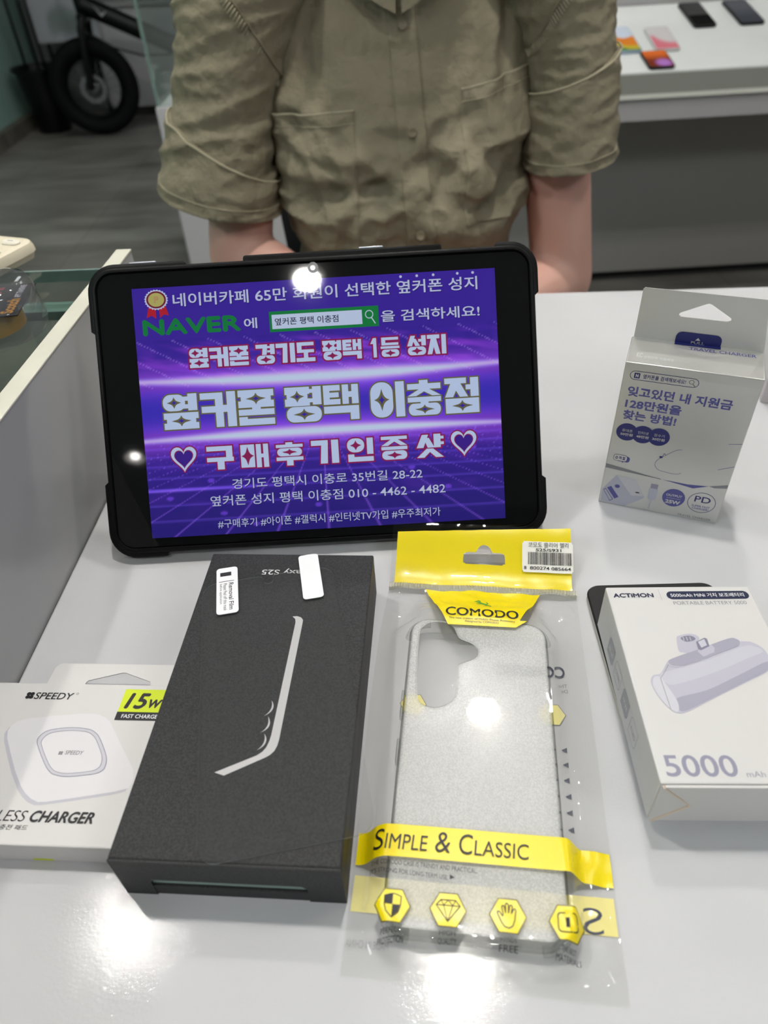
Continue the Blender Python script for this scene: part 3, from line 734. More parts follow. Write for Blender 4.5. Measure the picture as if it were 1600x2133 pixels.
# the picture on the tablet: beams of light, a grid running to a horizon, dark top
IW, IH = 201.8, 139.4
def adv(u, v):
    x, y = u * IW, v * IH
    base = mixc(lin(40, 28, 122)[:3], lin(60, 34, 158)[:3], sstep(0, .5, v))
    if 57 < y < 85: base = mixc(base, lin(58, 44, 186)[:3], sstep(57, 62, y) * (1 - sstep(80, 85, y)))
    c_ = list(base)
    def addl(col, k):
        for i in range(3): c_[i] += col[i] * k
    fx = math.exp(-((x - 100) / 95) ** 2)
    # streaky purple clouds above and below the beams
    if 84 < y < 110:
        st = noise.noise(Vector((x * .03 - y * .05, y * .22 + x * .02, 3))) + .5 * noise.noise(Vector((x * .09, y * .5 + x * .08, 9)))
        addl(lin(170, 70, 215)[:3], max(0, st + .1) * .55 * sstep(84, 92, y) * (1 - sstep(104, 110, y)) * (.35 + fx))
        cell = noise.cell(Vector((x * .07 + y * .03, y * .18, 4))); addl(lin(60, 30, 120)[:3], .22 * cell * (1 - fx * .5))
        ln = (x * .55 + y * 1.0) % 11.0
        if ln < .5: addl(lin(200, 160, 250)[:3], .25)
    if y < 55:
        d = max(55.5 - y, .01)
        g = abs(((x - 101) / (d + 9) * 2.2) % 1.0 - .5)
        addl(lin(150, 100, 240)[:3], .38 * sstep(.458, .5, g))
        hh = [50, 45.5, 40, 33.5, 26.5, 18, 9]
        for hy in hh: addl(lin(110, 80, 220)[:3], .30 * math.exp(-((y - hy) / .55) ** 2))
        nz = noise.noise(Vector((x * .05, y * .12, 6))); addl(lin(120, 60, 200)[:3], max(0, nz) * .30 * sstep(0, 40, y))
        k1 = math.exp(-((y - 26.6 + (x - 30) * -.0) / .8) ** 2) * math.exp(-((x - 18) / 40) ** 2); addl(lin(130, 90, 250)[:3], .8 * k1)
        for (bx, by) in ((42, 12), (36, 31), (150, 32), (170, 20), (96, 14), (12, 22), (60, 5), (185, 42), (24, 46)):
            e = math.hypot((x - bx) / 2.2, (y - by) / 1.3); addl(lin(120, 70, 220)[:3], .5 * (1 - sstep(.7, 1.1, e)))
    # two bright beams
    for (yc, hw, bow) in ((86.0, 3.0, .0002), (55.8, 2.5, -.0001)):
        yy = yc + bow * (x - 100) ** 2
        core = math.exp(-((y - yy) / (hw * (.25 + .75 * fx))) ** 2); halo = math.exp(-((y - yy) / 7.5) ** 2)
        addl(lin(190, 90, 245)[:3], .55 * halo * (.35 + .65 * fx)); addl(lin(200, 215, 255)[:3], .95 * core * min(1, fx * 1.25))
        addl(lin(150, 110, 255)[:3], .55 * math.exp(-((y - yy) / .8) ** 2))
    if y > 109: c_ = [c_[i] * .94 for i in range(3)]
    mx = lin(196, 212, 240)
    return tuple(min(c_[i], mx[i]) for i in range(3))
M_adv = screen_paint('advert_picture', None, rough=.03, estr=.95)
o = picture('screen_picture', t, .0227, .0085, .0227 + IW / 1000, .0085 + IH / 1000, FR - .0011, 260, 180, adv, M_adv)
def glow(name, r, g, b): return mat(name, (.004, .004, .005, 1), .03, .5, emit=lin(r, g, b), estr=.95)
G_ice = glow('glow_ice_blue', 186, 204, 236); G_txt = glow('glow_lavender_white', 188, 196, 226); G_olive = glow('glow_olive', 104, 100, 66); G_wine = glow('glow_wine_red', 138, 26, 84)
G_star = glow('glow_deep_blue', 54, 38, 160); G_green = glow('glow_green', 14, 122, 60); G_white = glow('glow_field', 190, 204, 232); G_dark = glow('glow_dark', 30, 26, 60)
G_red = glow('glow_red', 176, 28, 44); G_gold = glow('glow_gold', 176, 170, 98); G_dred = glow('glow_dark_red', 110, 20, 50); G_shadow = glow('glow_shadow', 30, 18, 100)
q = MB(); q.map = lambda x, y, l: (.0227 + x / 1000, .0085 + y / 1000, FR - .0011 + l * .00002)
def stext(s_, x0, y0, x1, y1, m, bold, layer=6):
    q.text(s_, x0 + .35, y0 - .35, x1 + .35, y1 - .35, G_shadow, layer - 1, bold); q.text(s_, x0, y0, x1, y1, m, layer, bold)
stext('네이버카페 65만 회원이 선택한 옆커폰 성지', 22.4, 128.4, 191.8, 135.6, G_txt, .013)
for bx in (149.5, 158.5, 167.6, 181, 189.5): q.poly(circ(bx, 137.6, .75, n=12), G_txt, 6)
# rosette
q.poly([(9.0, 131), (12.6, 130), (12.4, 122.5), (10.2, 124.3), (7.2, 123.2)], G_red, 1); q.poly([(14.4, 130), (17.6, 131), (19.6, 124.0), (16.8, 124.6), (14.6, 122.8)], G_red, 1)
pts = []
for k in range(48):
    a = 2 * PI * k / 48; r_ = 1.0 if k % 2 else .9; pts.append((13.2 + 6.7 * r_ * math.cos(a), 132.8 + 5.7 * r_ * math.sin(a)))
q.poly(pts, G_txt, 2); q.poly(circ(13.2, 132.8, 5.5, 4.7), G_dred, 3); q.poly(circ(13.2, 132.8, 4.5, 3.8), G_gold, 4)
q.text('P', 12.0, 131.2, 14.6, 134.6, mat('rosette_letter', lin(120, 96, 60), .5, emit=lin(130, 100, 60)), 5, .05)
q.text('NAVER', 5.0, 113.8, 58.8, 121.6, G_green, 6, 0, hv=.55)
stext('에', 61.0, 114.2, 68.3, 120.0, G_txt, .013)
q.rect(75.2, 111.5, 136.1, 122.7, G_green, 3); q.rect(76.6, 113.1, 126.9, 120.9, G_white, 4)
q.text('옆커폰 평택 이충점', 78.2, 115.0, 113.7, 119.0, G_dark, 6, .012)
q.ring2(circ(130.9, 118.2, 2.3, 2.3), circ(130.9, 118.2, 1.85, 1.85), G_white, 5); q.line([(132.2, 116.2), (134.0, 113.2)], .55, G_white, 5)
stext('을 검색하세요!', 137.4, 113.5, 192.4, 119.8, G_txt, .013)
# row 3, letters about 14 mm wide
wds = '옆커폰 경기도 평택 1등 성지'
x = 28.8
adv_w = {' ': 3.6, '1': 6.4}
cw = (173.2 - 28.8 - 4 * 3.6 - 6.4) / 11
for ch in wds:
    if ch == ' ': x += 3.6; continue
    ww = 6.4 if ch == '1' else cw
    block(q, ch, x + .35, 94.3, x + ww - .35, 105.0, G_ice, G_wine, G_wine, .85, 5); x += ww
edges = {'옆': (11.8, 32.2), '커': (32.8, 53.5), '폰': (54.1, 75.0), '평': (80.4, 101.7), '택': (102.1, 122.6), '이': (128.5, 148.4), '충': (149.4, 168.9), '점': (170.4, 190.2)}
for ch, (xa_, xb_) in edges.items(): block(q, ch, xa_ + .4, 60.8, xb_ - .4, 80.4, G_ice, G_olive, G_star, .75, 5)
e5 = [('구', 34.6, 49.8), ('매', 53.8, 69.5), ('후', 73.9, 89.1), ('기', 93.8, 109.2), ('인', 114.1, 128.8), ('증', 133.4, 148.1), ('샷', 153.3, 168.2)]
for ch, xa_, xb_ in e5: block(q, ch, xa_, 36.9, xb_, 50.0, G_ice, G_wine, G_wine, .8, 5)
for hx in (21.6, 180.1):
    o_ = heart(hx, 43.6, 14.4, 14.4); q.poly(grow(o_, .7), G_wine, 4); q.ring2(o_, heart(hx, 43.7, 10.8, 10.6), G_ice, 6); q.poly(heart(hx, 43.7, 10.8, 10.6), G_wine, 5); q.poly(heart(hx, 43.7, 9.8, 9.5), glow('glow_heart', 60, 30, 140) if hx < 50 else MATS['glow_heart'], 7)
stext('경기도 평택시 이충로 35번길 28-22', 47.8, 25.4, 155.8, 31.2, G_txt, .004)
stext('옆커폰 성지 평택 이충점 010 - 4462 - 4482', 34.8, 16.2, 168.4, 22.2, G_txt, .004)
stext('#구매후기 #아이폰 #갤럭시 #인터넷TV가입 #우주최저가', 38.0, 3.6, 164.9, 8.6, G_txt, .0)
q.build('screen_lettering', t)

# ------------------------------------------------------------------ black phone box
t = thing('phone_box', 'flat black smartphone box with large silver letter motif, lying under the screen protector', 'box', (-.10656, .11584, 0), -.101035)
BW, BL, BT = .0845, .1572, .0284
q = MB(); q.bbox(.0008, .0001, 0.0, BW - .0008, BL, .0072, M_blackbox, .0004, 2); q.bbox(.0008, .0012, .0071, BW - .0008, BL - .0004, .0145, mat('pale_green_inner_box', lin(126, 146, 140), .5), .0004, 2); q.build('inner_box', t)
q = MB()
q.bbox(0, .0006, .0146, BW, BL, BT, M_blackbox, .0007, 2)
# sleeve skirt around the lower part; the front has a thumb slot
q.box(0, .0006, 0, .0006, BL, .0150, M_blackbox); q.box(BW - .0006, .0006, 0, BW, BL, .0150, M_blackbox)
q.rings([[(x, y, z) for x, z in ((0, 0), (.0120, 0), (.0118, .0106), (.0128, .0132), (.0690, .0132), (.0708, .0106), (.0706, 0), (BW, 0), (BW, BT - .0004), (0, BT - .0004))] for y in (-.0002, .0007)], M_blackbox, (True, True), False)
q.map = lambda x, y, l: (x / 1000, y / 1000, BT + .00005 * l)
M_motif = mat('silver_foil', lin(200, 198, 198), .35, metal=.15); 
S_out = [(49.0, 114.9), (51.2, 115.1), (53.2, 114.4), (54.3, 112.9), (54.4, 111.6), (54.0, 50.0), (53.7, 47.0), (52.9, 44.6), (51.4, 42.8), (49.8, 41.7), (35.0, 33.5), (31.0, 34.7), (46.2, 42.5), (48.2, 44.2), (49.4, 46.2), (50.1, 49), (50.4, 52), (51.0, 111.4), (50.5, 113.4)]
q.poly(S_out, M_motif, 2)
for (x0, y0), (x1, y1), (x2, y2), (x3, y3) in (((47.5, 68.2), (49.0, 65.4), (48.2, 62.3), (45.6, 60.5)), ((47.4, 60.5), (49.0, 57.2), (48.2, 54.2), (45.6, 52.8)), ((47.4, 52.3), (48.9, 49.7), (48.2, 46.4), (45.6, 44.8))):
    def bz(t_, o_):
        a = (1 - t_) ** 3; b_ = 3 * t_ * (1 - t_) ** 2; c_ = 3 * t_ * t_ * (1 - t_); d_ = t_ ** 3
        return (a * x0 + b_ * (x1 + o_) + c_ * (x2 + o_) + d_ * x3, a * y0 + b_ * y1 + c_ * y2 + d_ * y3)
    q.poly([bz(k / 12, .95) for k in range(13)] + [bz(1 - k / 12, -.15) for k in range(1, 12)], M_motif, 2)
q.text('Galaxy S25', 28.6, 142.2, 57.4, 146.7, mat('silver_ink', lin(214, 214, 214), .4), 2, .004, rot=2)
q.build('sleeve', t)

# ------------------------------------------------------------------ screen protector on the phone box
ang = math.radians(-13.6)
dU = Vector((.235, -.972)); eU = Vector((.972, .235))
def pp_(p_, q_):
    v_ = eU * (p_ + 32.2) + (-dU) * (q_ - 9.4); return v_.x, v_.y
o2 = Vector(pp_(0, 0)) / 1000
cb, sb = math.cos(-.101035), math.sin(-.101035)
wx = -.10656 + cb * o2.x - sb * o2.y; wy = .11584 + sb * o2.x + cb * o2.y
t = thing('screen_protector', 'clear glass screen protector lying askew on the black phone box with two white tabs', 'screen protector', (wx, wy, BT + .0004), -.101035 + math.atan2(eU.y, eU.x))
PWd, PLn = 64.6, 139.0
out = rrect(PWd, PLn, 7.5, 8, PWd / 2, PLn / 2)
# front camera notch in the top edge
top = []
n0 = [(PWd / 2 + 4.2, PLn), (PWd / 2 + 2.9, PLn - .5), (PWd / 2 + 2.4, PLn - 2)] + [(PWd / 2 + 2.4 * math.cos(a), PLn - 3.4 - 2.4 * math.sin(a)) for a in [PI * k / 8 for k in range(9)]] + [(PWd / 2 - 2.4, PLn - 2), (PWd / 2 - 2.9, PLn - .5), (PWd / 2 - 4.2, PLn)]
out = out[:9] + n0 + out[9:]
q = MB()
M_gedge = mat('protector_edge', lin(150, 156, 156), .2, .6)
q.add([(x / 1000, y / 1000, .00035) for x, y in out], [tuple(range(len(out)))], M_glass)
q.rings([[(x / 1000, y / 1000, z) for x, y in out] for z in (0.0, .00035)], M_gedge, (False, False), False)
q.build('glass_sheet', t)
def sticker(x0, y0, x1, y1, name, fn=None):
    q = MB(); w_, h_ = (x1 - x0) / 1000, (y1 - y0) / 1000
    q.slab(w_, h_, .0018, [(0, .0006), (0, .00085), (.0001, .00095)], M_sticker, (x0 + x1) / 2000, (y0 + y1) / 2000)
    q.map = lambda x, y, l: (x / 1000, y / 1000, .00096 + .00004 * l)
    if fn: fn(q)
    return q.build(name, t)
def f1(q):
    q.text('1', 8.7, 142.3, 14.2, 145.0, M_ink, 1, .05, rot=3)
    q.line([(8.2, 138.6), (15.4, 138.6)], .35, M_ink, 1)
    q.text('Removal Film', 12.9, 119.2, 15.2, 137.2, M_ink, 1, .012, rot=3)
    q.text('Please Peel off this mask', 10.3, 119.0, 12.0, 137.2, M_ink, 1, 0, rot=3)
    q.text('before application', 8.2, 123.6, 9.7, 137.2, M_ink, 1, 0, rot=3)
sticker(6.8, 117.0, 17.4, 148.4, 'peel_tab', f1)
sticker(48.5, 118.0, 58.6, 148.8, 'peel_tab')

# ------------------------------------------------------------------ wireless charger carton (bottom left)
t = thing('wireless_charger_box', 'white wireless charger carton with lime label, partly under the black box', 'box', (-.1179, .1274, 0), -.094)
WT_ = .013
q = MB(); q.bbox(-.0820, 0, 0, .0105, .0750, WT_, M_carton, .0007, 2)
q.map = lambda x, y, l: (x / 1000, y / 1000, WT_ + .00005 * l)
M_padw = mat('pad_print_white', lin(226, 225, 228), .4); M_pads = mat('pad_print_edge', lin(196, 195, 204), .4); M_ringp = mat('pad_print_ring', lin(206, 205, 213), .4)
pad = [(-58.8, 49.6), (-58.2, 52.2), (-56.4, 54.2), (-52.2, 55.8), (-40, 57.6), (-27.0, 59.0), (-23, 59.0), (-20.0, 58.4), (-17, 57.2), (-14.1, 55.0), (-5, 43.5), (3.7, 32.9), (6.4, 29.2), (6.6, 26.6), (4.6, 24.6), (-1.0, 22.8), (-14, 20.2), (-27.7, 17.7), (-31, 17.5), (-34.5, 18.8), (-37.8, 21.0), (-41.0, 23.9), (-46.7, 30.7), (-53, 39.5), (-57.4, 46.0)]
pad = [(min(p[0], 5.0), p[1]) for p in pad]
q.poly([(p[0] - .9, p[1] - 1.4) for p in pad], M_pads, 1); q.poly(pad, M_padw, 2)
def smooth_closed(pts, n=6):
    out = []; N = len(pts)
    for i in range(N):
        p0, p1, p2, p3 = [Vector(pts[(i + k) % N]) for k in (-1, 0, 1, 2)]
        for k in range(n):
            t_ = k / n
            out.append(tuple(.5 * ((2 * p1) + (p2 - p0) * t_ + (2 * p0 - 5 * p1 + 4 * p2 - p3) * t_ * t_ + (3 * p1 - p0 - 3 * p2 + p3) * t_ ** 3)))
    return out
ring = smooth_closed([(-43.4, 45.5), (-41.5, 49.3), (-37, 50.9), (-29.9, 51.7), (-22.4, 51.1), (-18.5, 49.3), (-15.4, 46.3), (-9.9, 38.5), (-8.6, 33.8), (-9.6, 31.5), (-12.8, 30.1), (-23.2, 28.7), (-28.9, 29.4), (-32, 31), (-35.3, 34.2), (-41.0, 41.2)], 4)
cx_, cy_ = -26.2, 40.2
q.ring2(ring, [(cx_ + (p[0] - cx_) * .88, cy_ + (p[1] - cy_) * .88) for p in ring], M_ringp, 3)
q.ring2([(cx_ + (p[0] - cx_) * 1.01, cy_ + (p[1] - cy_) * 1.01) for p in ring], [(cx_ + (p[0] - cx_) * .985, cy_ + (p[1] - cy_) * .985) for p in ring], M_lilac, 4)
q.ring2([(cx_ + (p[0] - cx_) * .885, cy_ + (p[1] - cy_) * .885) for p in ring], [(cx_ + (p[0] - cx_) * .865, cy_ + (p[1] - cy_) * .865) for p in ring], M_lilac, 4)
q.text('SPEEDY', -28.4, 38.7, -20.4, 40.6, M_grey, 4, .01, shear=.1)
for k in range(4): q.poly(circ(-30.8 + (k % 2) * .9, 38.9 + (k // 2) * .8, .5, .42, 10), M_grey, 4)
q.text('SPEEDY', -54.4, 66.0, -36.0, 69.6, M_ink, 3, .012, shear=.12)
for k in range(4): q.poly(circ(-57.6 + (k % 2) * 1.7, 67.0 + (k // 2) * 1.7, 1.05, .95, 14), M_ink, 3)
q.ring2(circ(-34.6, 69.2, .55), circ(-34.6, 69.2, .4), M_ink, 3)
q.rect(-12.6, 60.3, 10.0, 72.3, M_lime, 2); q.rect(-12.7, 56.0, 10.0, 60.3, M_ink, 2)
q.text('15', -10.2, 62.2, -.2, 69.9, M_ink, 3, .0, shear=.22, hv=.35); q.text('W', .4, 62.5, 6.6, 67.0, M_ink, 3, .05, shear=.22)
q.text('FAST CHARGE', -10.0, 57.1, 6.4, 59.1, M_sticker, 3, .015)
q.text('WIRELESS', -60.5, 9.3, -33.0, 13.8, M_ink, 3, -.006, shear=.2); q.text('CHARGER', -31.2, 9.4, -5.4, 13.8, M_ink, 3, .0, shear=.2, hv=.22)
q.text('무선 충전 패드', -48.5, 5.9, -30.7, 8.0, M_ink, 3, 0, shear=.15)
q.map = lambda x, y, l: (x / 1000, -.00005 * l, y / 1000)
q.rect(-29.5, .6, -21.2, 2.2, M_lime, 1)
q.build('carton', t)
q = MB()
hole = [(-33.7, 76.2), (-33.0, 77.4), (-18.0, 82.2), (-16.5, 82.2), (-3.2, 77.4), (-2.4, 76.2)]
pl = [(-52.2, 75.1), (-51.8, 84.5), (-50.6, 86.4), (-49.0, 87.0), (5.4, 87.0), (10.0, 86.0), (10.0, 75.1), (-2.4, 75.1)] + hole[::-1] + [(-33.7, 75.1)]
q.rings([[(x / 1000, y / 1000, z) for x, y in pl] for z in (.0115, .0121)], M_carton, (True, True), False); q.build('hang_tab', t)

# ------------------------------------------------------------------ power bank carton (right) on a black pad
t = thing('black_pad', 'thin black rounded case lying under the white power bank carton', 'case', (.1351, .212, 0), -.045)
q = MB(); q.slab(.0670, .084, .0075, [(.0006, 0), (0, .0008), (0, .0036)], mat('pale_case_side', lin(206, 202, 186), .4))
q.slab(.0670, .084, .0075, [(0, .0037), (-.0002, .0044), (.0006, .0052)], M_blackpl); q.build('shell', t)
t = thing('power_bank_box', 'white power bank carton printed 5000 mAh at the right edge of the counter', 'box', (.0958, .1287, .0053), -.0686)
AW, AL, AT = .0661, .1001, .0269
q = MB(); e = .0007
q.bbox(0, .0012, 0, AW, AL, AT, M_cartonw, e, 2)
# folded end: a triangular corner fold and two overlapping flaps
def yz(pts, y0, y1, m): q.rings([[(x, y, z) for x, z in pts] for y in (y1, y0)], m, (True, True), False)
yz([(.0004, .0004), (.0004, .0262), (.0128, .0128)], .0002, .0010, M_cartonw)
yz([(.0016, .0266), (AW - .0004, .0266), (AW - .0004, .0120), (.05, .0105), (.03, .0108), (.0140, .0128)], -.0002, .0008, M_cartonw)
yz([(.0016, .0003), (.0140, .0127), (AW - .0004, .0121), (AW - .0004, .0003)], .0004, .0011, M_cartonw)
yz([(.0014, .0262), (.0008, .0262), (.0130, .0128), (.0138, .0128)], -.0003, .0009, M_kraft); yz([(.0006, .0004), (.0020, .0004), (.0140, .0126), (.0130, .0128)], -.0001, .0009, M_kraft)
q.map = lambda x, y, l: (x / 1000, y / 1000, AT + .00005 * l)
q.text('ACTiMON', 2.6, 93.4, 20.8, 95.8, M_navy2, 2, 0, hv=.17)
q.line([(24.0, 98.2), (24.1, 91.4)], .16, M_lgrey, 2)
pill = rrect(37.3, 5.0, 2.49, 8, 45.6, 94.4); q.poly(pill, M_navy2, 2)
q.text('5000mAh MiNi 거치 보조배터리', 28.7, 93.2, 62.0, 95.7, M_sticker, 3, .006)
q.text('PORTABLE BATTERY 5000', 28.8, 88.6, 61.6, 90.7, M_grey, 2, -.004)
SC = .983
def A(pts): return [(x * SC, y * SC) for x, y in pts]
M_bat1 = mat('battery_print_light', lin(188, 186, 200), .4); M_bat2 = mat('battery_print_mid', lin(164, 162, 178), .4); M_bat3 = mat('battery_print_pale', lin(206, 205, 213), .4); M_bat4 = mat('battery_print_dark', lin(128, 126, 146), .4); M_bat0 = mat('battery_print_lighter', lin(198, 197, 208), .4)
ringo = smooth_closed([(24.9, 70.3), (26.8, 71.9), (31.1, 72.9), (34.2, 71.8), (34.8, 69.9), (33.4, 68.0), (32.6, 63.6), (29.5, 62.0), (25.8, 62.2), (23.9, 63.4)], 4)
q.poly(A(ringo), M_bat1, 2); q.poly(A(smooth_closed([(26.6, 70.0), (28.2, 71.3), (31.2, 71.6), (33.0, 70.4), (32.2, 69.0), (28.6, 68.2)], 4)), M_bat4, 3)
for k in range(3): q.line(A([(27.8 + k * 1.5, 70.9), (27.8 + k * 1.5, 68.9)]), .25, M_bat3, 4)
body = smooth_closed([(7.9, 47.5), (9.5, 50.2), (12.6, 51.0), (14.8, 53.6), (17.3, 57.2), (19.8, 58.9), (33, 64.2), (47.4, 70.0), (50.8, 69.9), (52.4, 68.4), (56.4, 68.0), (60.0, 65.0), (61.2, 61.0), (60.6, 56.6), (58.0, 52.2), (48, 47.0), (30, 38.0), (18.6, 32.2), (14.3, 31.8), (11.6, 34.4), (9.2, 39.0), (7.9, 43.8)], 4)
q.poly(A(body), M_bat1, 3)
q.poly(A(smooth_closed([(12.6, 50.6), (20, 53.4), (36, 58.6), (52, 65.4), (57, 65.4), (59.6, 62.6), (52, 59.0), (36, 51.8), (20, 46.2), (14.6, 45.8)], 4)), M_bat0, 4)
q.poly(A(smooth_closed([(16.0, 38.6), (30, 42.8), (46, 50.6), (59.4, 57.2), (58.0, 52.6), (46, 46.4), (30, 38.4), (18.6, 32.8), (15.6, 33.4)], 4)), M_bat2, 4)
q.poly(A(smooth_closed([(8.3, 46.0), (9.8, 49.4), (12.2, 49.4), (13.6, 46.0), (16.0, 38.0), (15.6, 33.2), (14.0, 32.2), (11.6, 34.8), (9.4, 39.4), (8.3, 43.8)], 4)), M_bat3, 5)
q.line(A([(12.2, 48.6), (12.4, 33.6)]), .22, M_grey, 6); q.line(A([(12.2, 48.6), (14.6, 51.6), (17.6, 56.0)]), .2, M_grey, 6)
cap = smooth_closed([(17.3, 56.8), (19.8, 58.9), (33.4, 64.3), (47.4, 70.0), (50.8, 69.8), (52.0, 68.0), (50.7, 66.1), (48.6, 64.9), (36, 59.8), (24.3, 54.9), (20.8, 54.5), (18.2, 55.0)], 4)
q.poly(A(cap), M_bat2, 6); q.ring2(A(cap), A([(34.6 + (p[0] - 34.6) * .98, 62.2 + (p[1] - 62.2) * .96) for p in cap]), M_bat3, 7)
q.poly(A([(31.7, 62.6), (33.0, 64.4), (38.9, 66.2), (39.6, 64.6), (38.8, 62.2), (33.4, 59.8)]), M_bat1, 8)
q.poly(A([(32.7, 68.0), (37.0, 70.2), (37.9, 69.6), (37.7, 65.4), (33.4, 63.2), (32.4, 63.8)]), M_bat4, 9); q.poly(A([(33.4, 67.9), (36.6, 69.4), (36.8, 66.0), (34.0, 64.6)]), M_bat0, 10)
q.text('5000', 3.2, 3.9, 29.8, 12.8, M_lilac, 2, .012); q.text('mAh', 32.2, 3.9, 39.0, 6.2, M_lilac, 2, 0)
q.map = lambda x, y, l: (-.00005 * l, x / 1000, y / 1000)
for yc, fl, tx in ((74.6, True, '5000 mAh'), (61.0, False, 'C-TYPE'), (46.4, True, '거치 보조'), (32.2, False, '4-LED')):
    o_ = [(yc - 5.2, 16.6), (yc + 3.6, 16.6), (yc + 5.2, 14.8), (yc + 5.2, 5.6), (yc - 3.6, 5.6), (yc - 5.2, 7.4)]
    if fl: q.poly(o_, M_lgrey, 2)
    else: q.ring2(o_, grow(o_, -.3), M_lgrey, 2)
    q.text(tx, yc - 3.4, 9.6, yc + 3.4, 12.2, M_sticker if fl else M_lgrey, 3, 0, rot=0, mirror=True)
q.build('carton', t)

# ------------------------------------------------------------------ travel charger carton (standing)
t = thing('travel_charger_box', 'upright white travel charger carton with blue print and hang tab', 'box', (.1308, .3282, 0), -.4027)
TW, TD, TH_ = .0668, .02995, .0953
M_tcard = mat('pearl_carton', (.72, .71, .69, 1), .36, .45, metal=.6)
q = MB(); q.bbox(0, 0, 0, TW, TD, TH_, M_tcard, .0006, 2)
q.map = lambda x, y, l: (x / 1000, -.00005 * l, y / 1000)
def pillr(cx, cy, w_, h_, lw, m): q.ring2(rrect(w_, h_, h_ / 2 - .01, 8, cx, cy), rrect(w_ - 2 * lw, h_ - 2 * lw, h_ / 2 - lw - .01, 8, cx, cy), m, 2)
pillr(20.5, 88.2, 34.2, 5.3, .3, M_navy)
q.rect(5.6, 86.6, 8.5, 89.7, M_navy, 2); q.text('N', 6.3, 87.2, 7.8, 89.1, M_tcard, 3, .06)
q.text('옆커폰을 검색해보세요!', 10.1, 86.9, 31.2, 89.5, M_navy, 2, .014)
q.ring2(circ(34.0, 88.6, 1.3), circ(34.0, 88.6, .95), M_grey, 2); q.line([(34.8, 87.6), (36.0, 86.3)], .5, M_grey, 2)
q.text('잊고있던 내 지원금', 3.9, 75.5, 56.1, 81.6, M_violet, 2, .03); q.text('128만원을', 4.0, 68.0, 32.8, 73.9, M_violet, 2, .03); q.text('찾는 방법!', 3.9, 60.8, 31.6, 66.8, M_violet, 2, .03)
for k, (cx, cy) in enumerate(((7.9, 52.6), (16.4, 52.5), (24.9, 52.6))):
    q.poly(circ(cx, cy, 5.7, 5.7), M_navy, 2 + k)
    q.text(('휴대폰', '인터넷', '정수기')[k], cx - 2.7, 52.7, cx + 2.9, 54.6, M_tcard, 5, .0); q.text(('50만원', '48만원', '30만원')[k], cx - 3.2, 50.2, cx + 3.4, 52.0, M_tcard, 5, .02)
b1 = rrect(7.2, 4.0, 1.4, 5, 7.4, 34.6); q.poly([(x + 1.6, y - .5) for x, y in b1] + [], M_violet, 1); q.poly(grow(b1, .25), M_navy, 2); q.poly(b1, M_tcard, 3); q.poly([(8.6, 33.0), (8.8, 31.2), (10, 33.0)], M_navy, 2)
q.text('ㅇㅋㅍ', 4.6, 33.6, 10.1, 35.6, M_navy, 4, .04)
wire = smooth_closed([(38.4, 46.6), (29.1, 39.7), (26.4, 35.5), (27.4, 32.2), (31.0, 30.4), (41.0, 31.4)], 6)[:31]
q.line(wire, .22, M_violet, 2); q.line([(60.0, 55.1), (66.5, 56.5)], .22, M_violet, 2); q.line([(58.9, 37.7), (66.5, 41.4)], .22, M_violet, 2)
q.poly(circ(28.6, 39.8, .9, .7, 12), M_navy, 3); q.line([(29.2, 40.0), (29.9, 42.6), (30.9, 41.4)], .25, M_navy, 3)
q.poly([(0.3, 29.2), (0.3, 26.3), (30.7, 25.0), (32.2, 24.6)], M_grey, 2); q.poly([(32.4, 24.7), (46, 24.3), (56.9, 25.5), (49.4, 22.3)], M_violet, 2); q.poly([(57.2, 25.6), (66.4, 28.6), (66.4, 26.2), (60, 25.0)], M_grey, 2)
M_adp = mat('adapter_print', lin(206, 205, 212), .4); M_adp2 = mat('adapter_print_side', lin(186, 186, 202), .4)
q.poly([(7.2, 21.9), (18, 21.5), (25.2, 10.3), (17.7, 9.3), (8.4, 21.0)], M_adp, 3); q.poly([(7.2, 21.9), (8.4, 21.0), (17.7, 9.3), (25.2, 10.3), (24.5, 8.5), (15.6, .6), (1.2, 1.2), (.9, 10.6)], M_adp2, 2)
q.poly(circ(20.8, 12.2, 1.3, .45, 14), M_ink, 4)
q.poly([(3.4, 12.0), (5.6, 13.6), (11.0, 6.4), (8.8, 4.6)], M_violet, 3); q.ring2([(1.6, 10.0), (2.8, 11.4), (8.2, 4.0), (6.4, 2.2)], [(2.0, 9.9), (2.8, 10.8), (7.6, 4.0), (6.4, 2.8)], M_violet, 3); q.poly(circ(9.0, 14.2, 1.5, 1.3, 14), M_violet, 3)
q.poly([(27.2, 20.4), (31.1, 20.4), (31.1, 17.2), (27.2, 17.2)], M_lilac, 2); q.poly([(26.8, 17.2), (31.5, 17.2), (31.6, 10.4), (30.2, 8.6), (28.2, 8.6), (26.9, 10)], M_adp2, 3); q.poly([(28.8, 8.6), (29.7, 8.6), (29.2, 1.4), (28.5, 2.4)], M_adp2, 3)
q.poly(circ(40.8, 13.2, 6.2, 6.4), M_violet, 2); q.text('OUTPUT', 36.5, 14.0, 45.2, 15.6, M_tcard, 3, .02); q.line([(37, 12.7), (44.8, 12.7)], .18, M_tcard, 3); q.text('25W', 36.8, 8.7, 45.0, 11.4, M_tcard, 3, .04)
q.ring2(circ(56.0, 13.2, 7.5, 7.3), circ(56.0, 13.2, 7.2, 7.0), M_navy, 2); q.text('PD', 51.9, 13.4, 60.4, 17.6, M_navy, 2, .01)
q.text('SUPER FAST', 51.3, 9.8, 61.0, 11.2, M_violet, 2, .01); q.text('CHARGER!', 51.8, 8.0, 60.6, 9.4, M_violet, 2, .01)
q.text('TRAVEL CHARGER', 45.2, 1.2, 63.6, 2.7, M_grey, 2, -.004)
q.map = lambda x, y, l: (x / 1000, y / 1000, TH_ + .00005 * l)
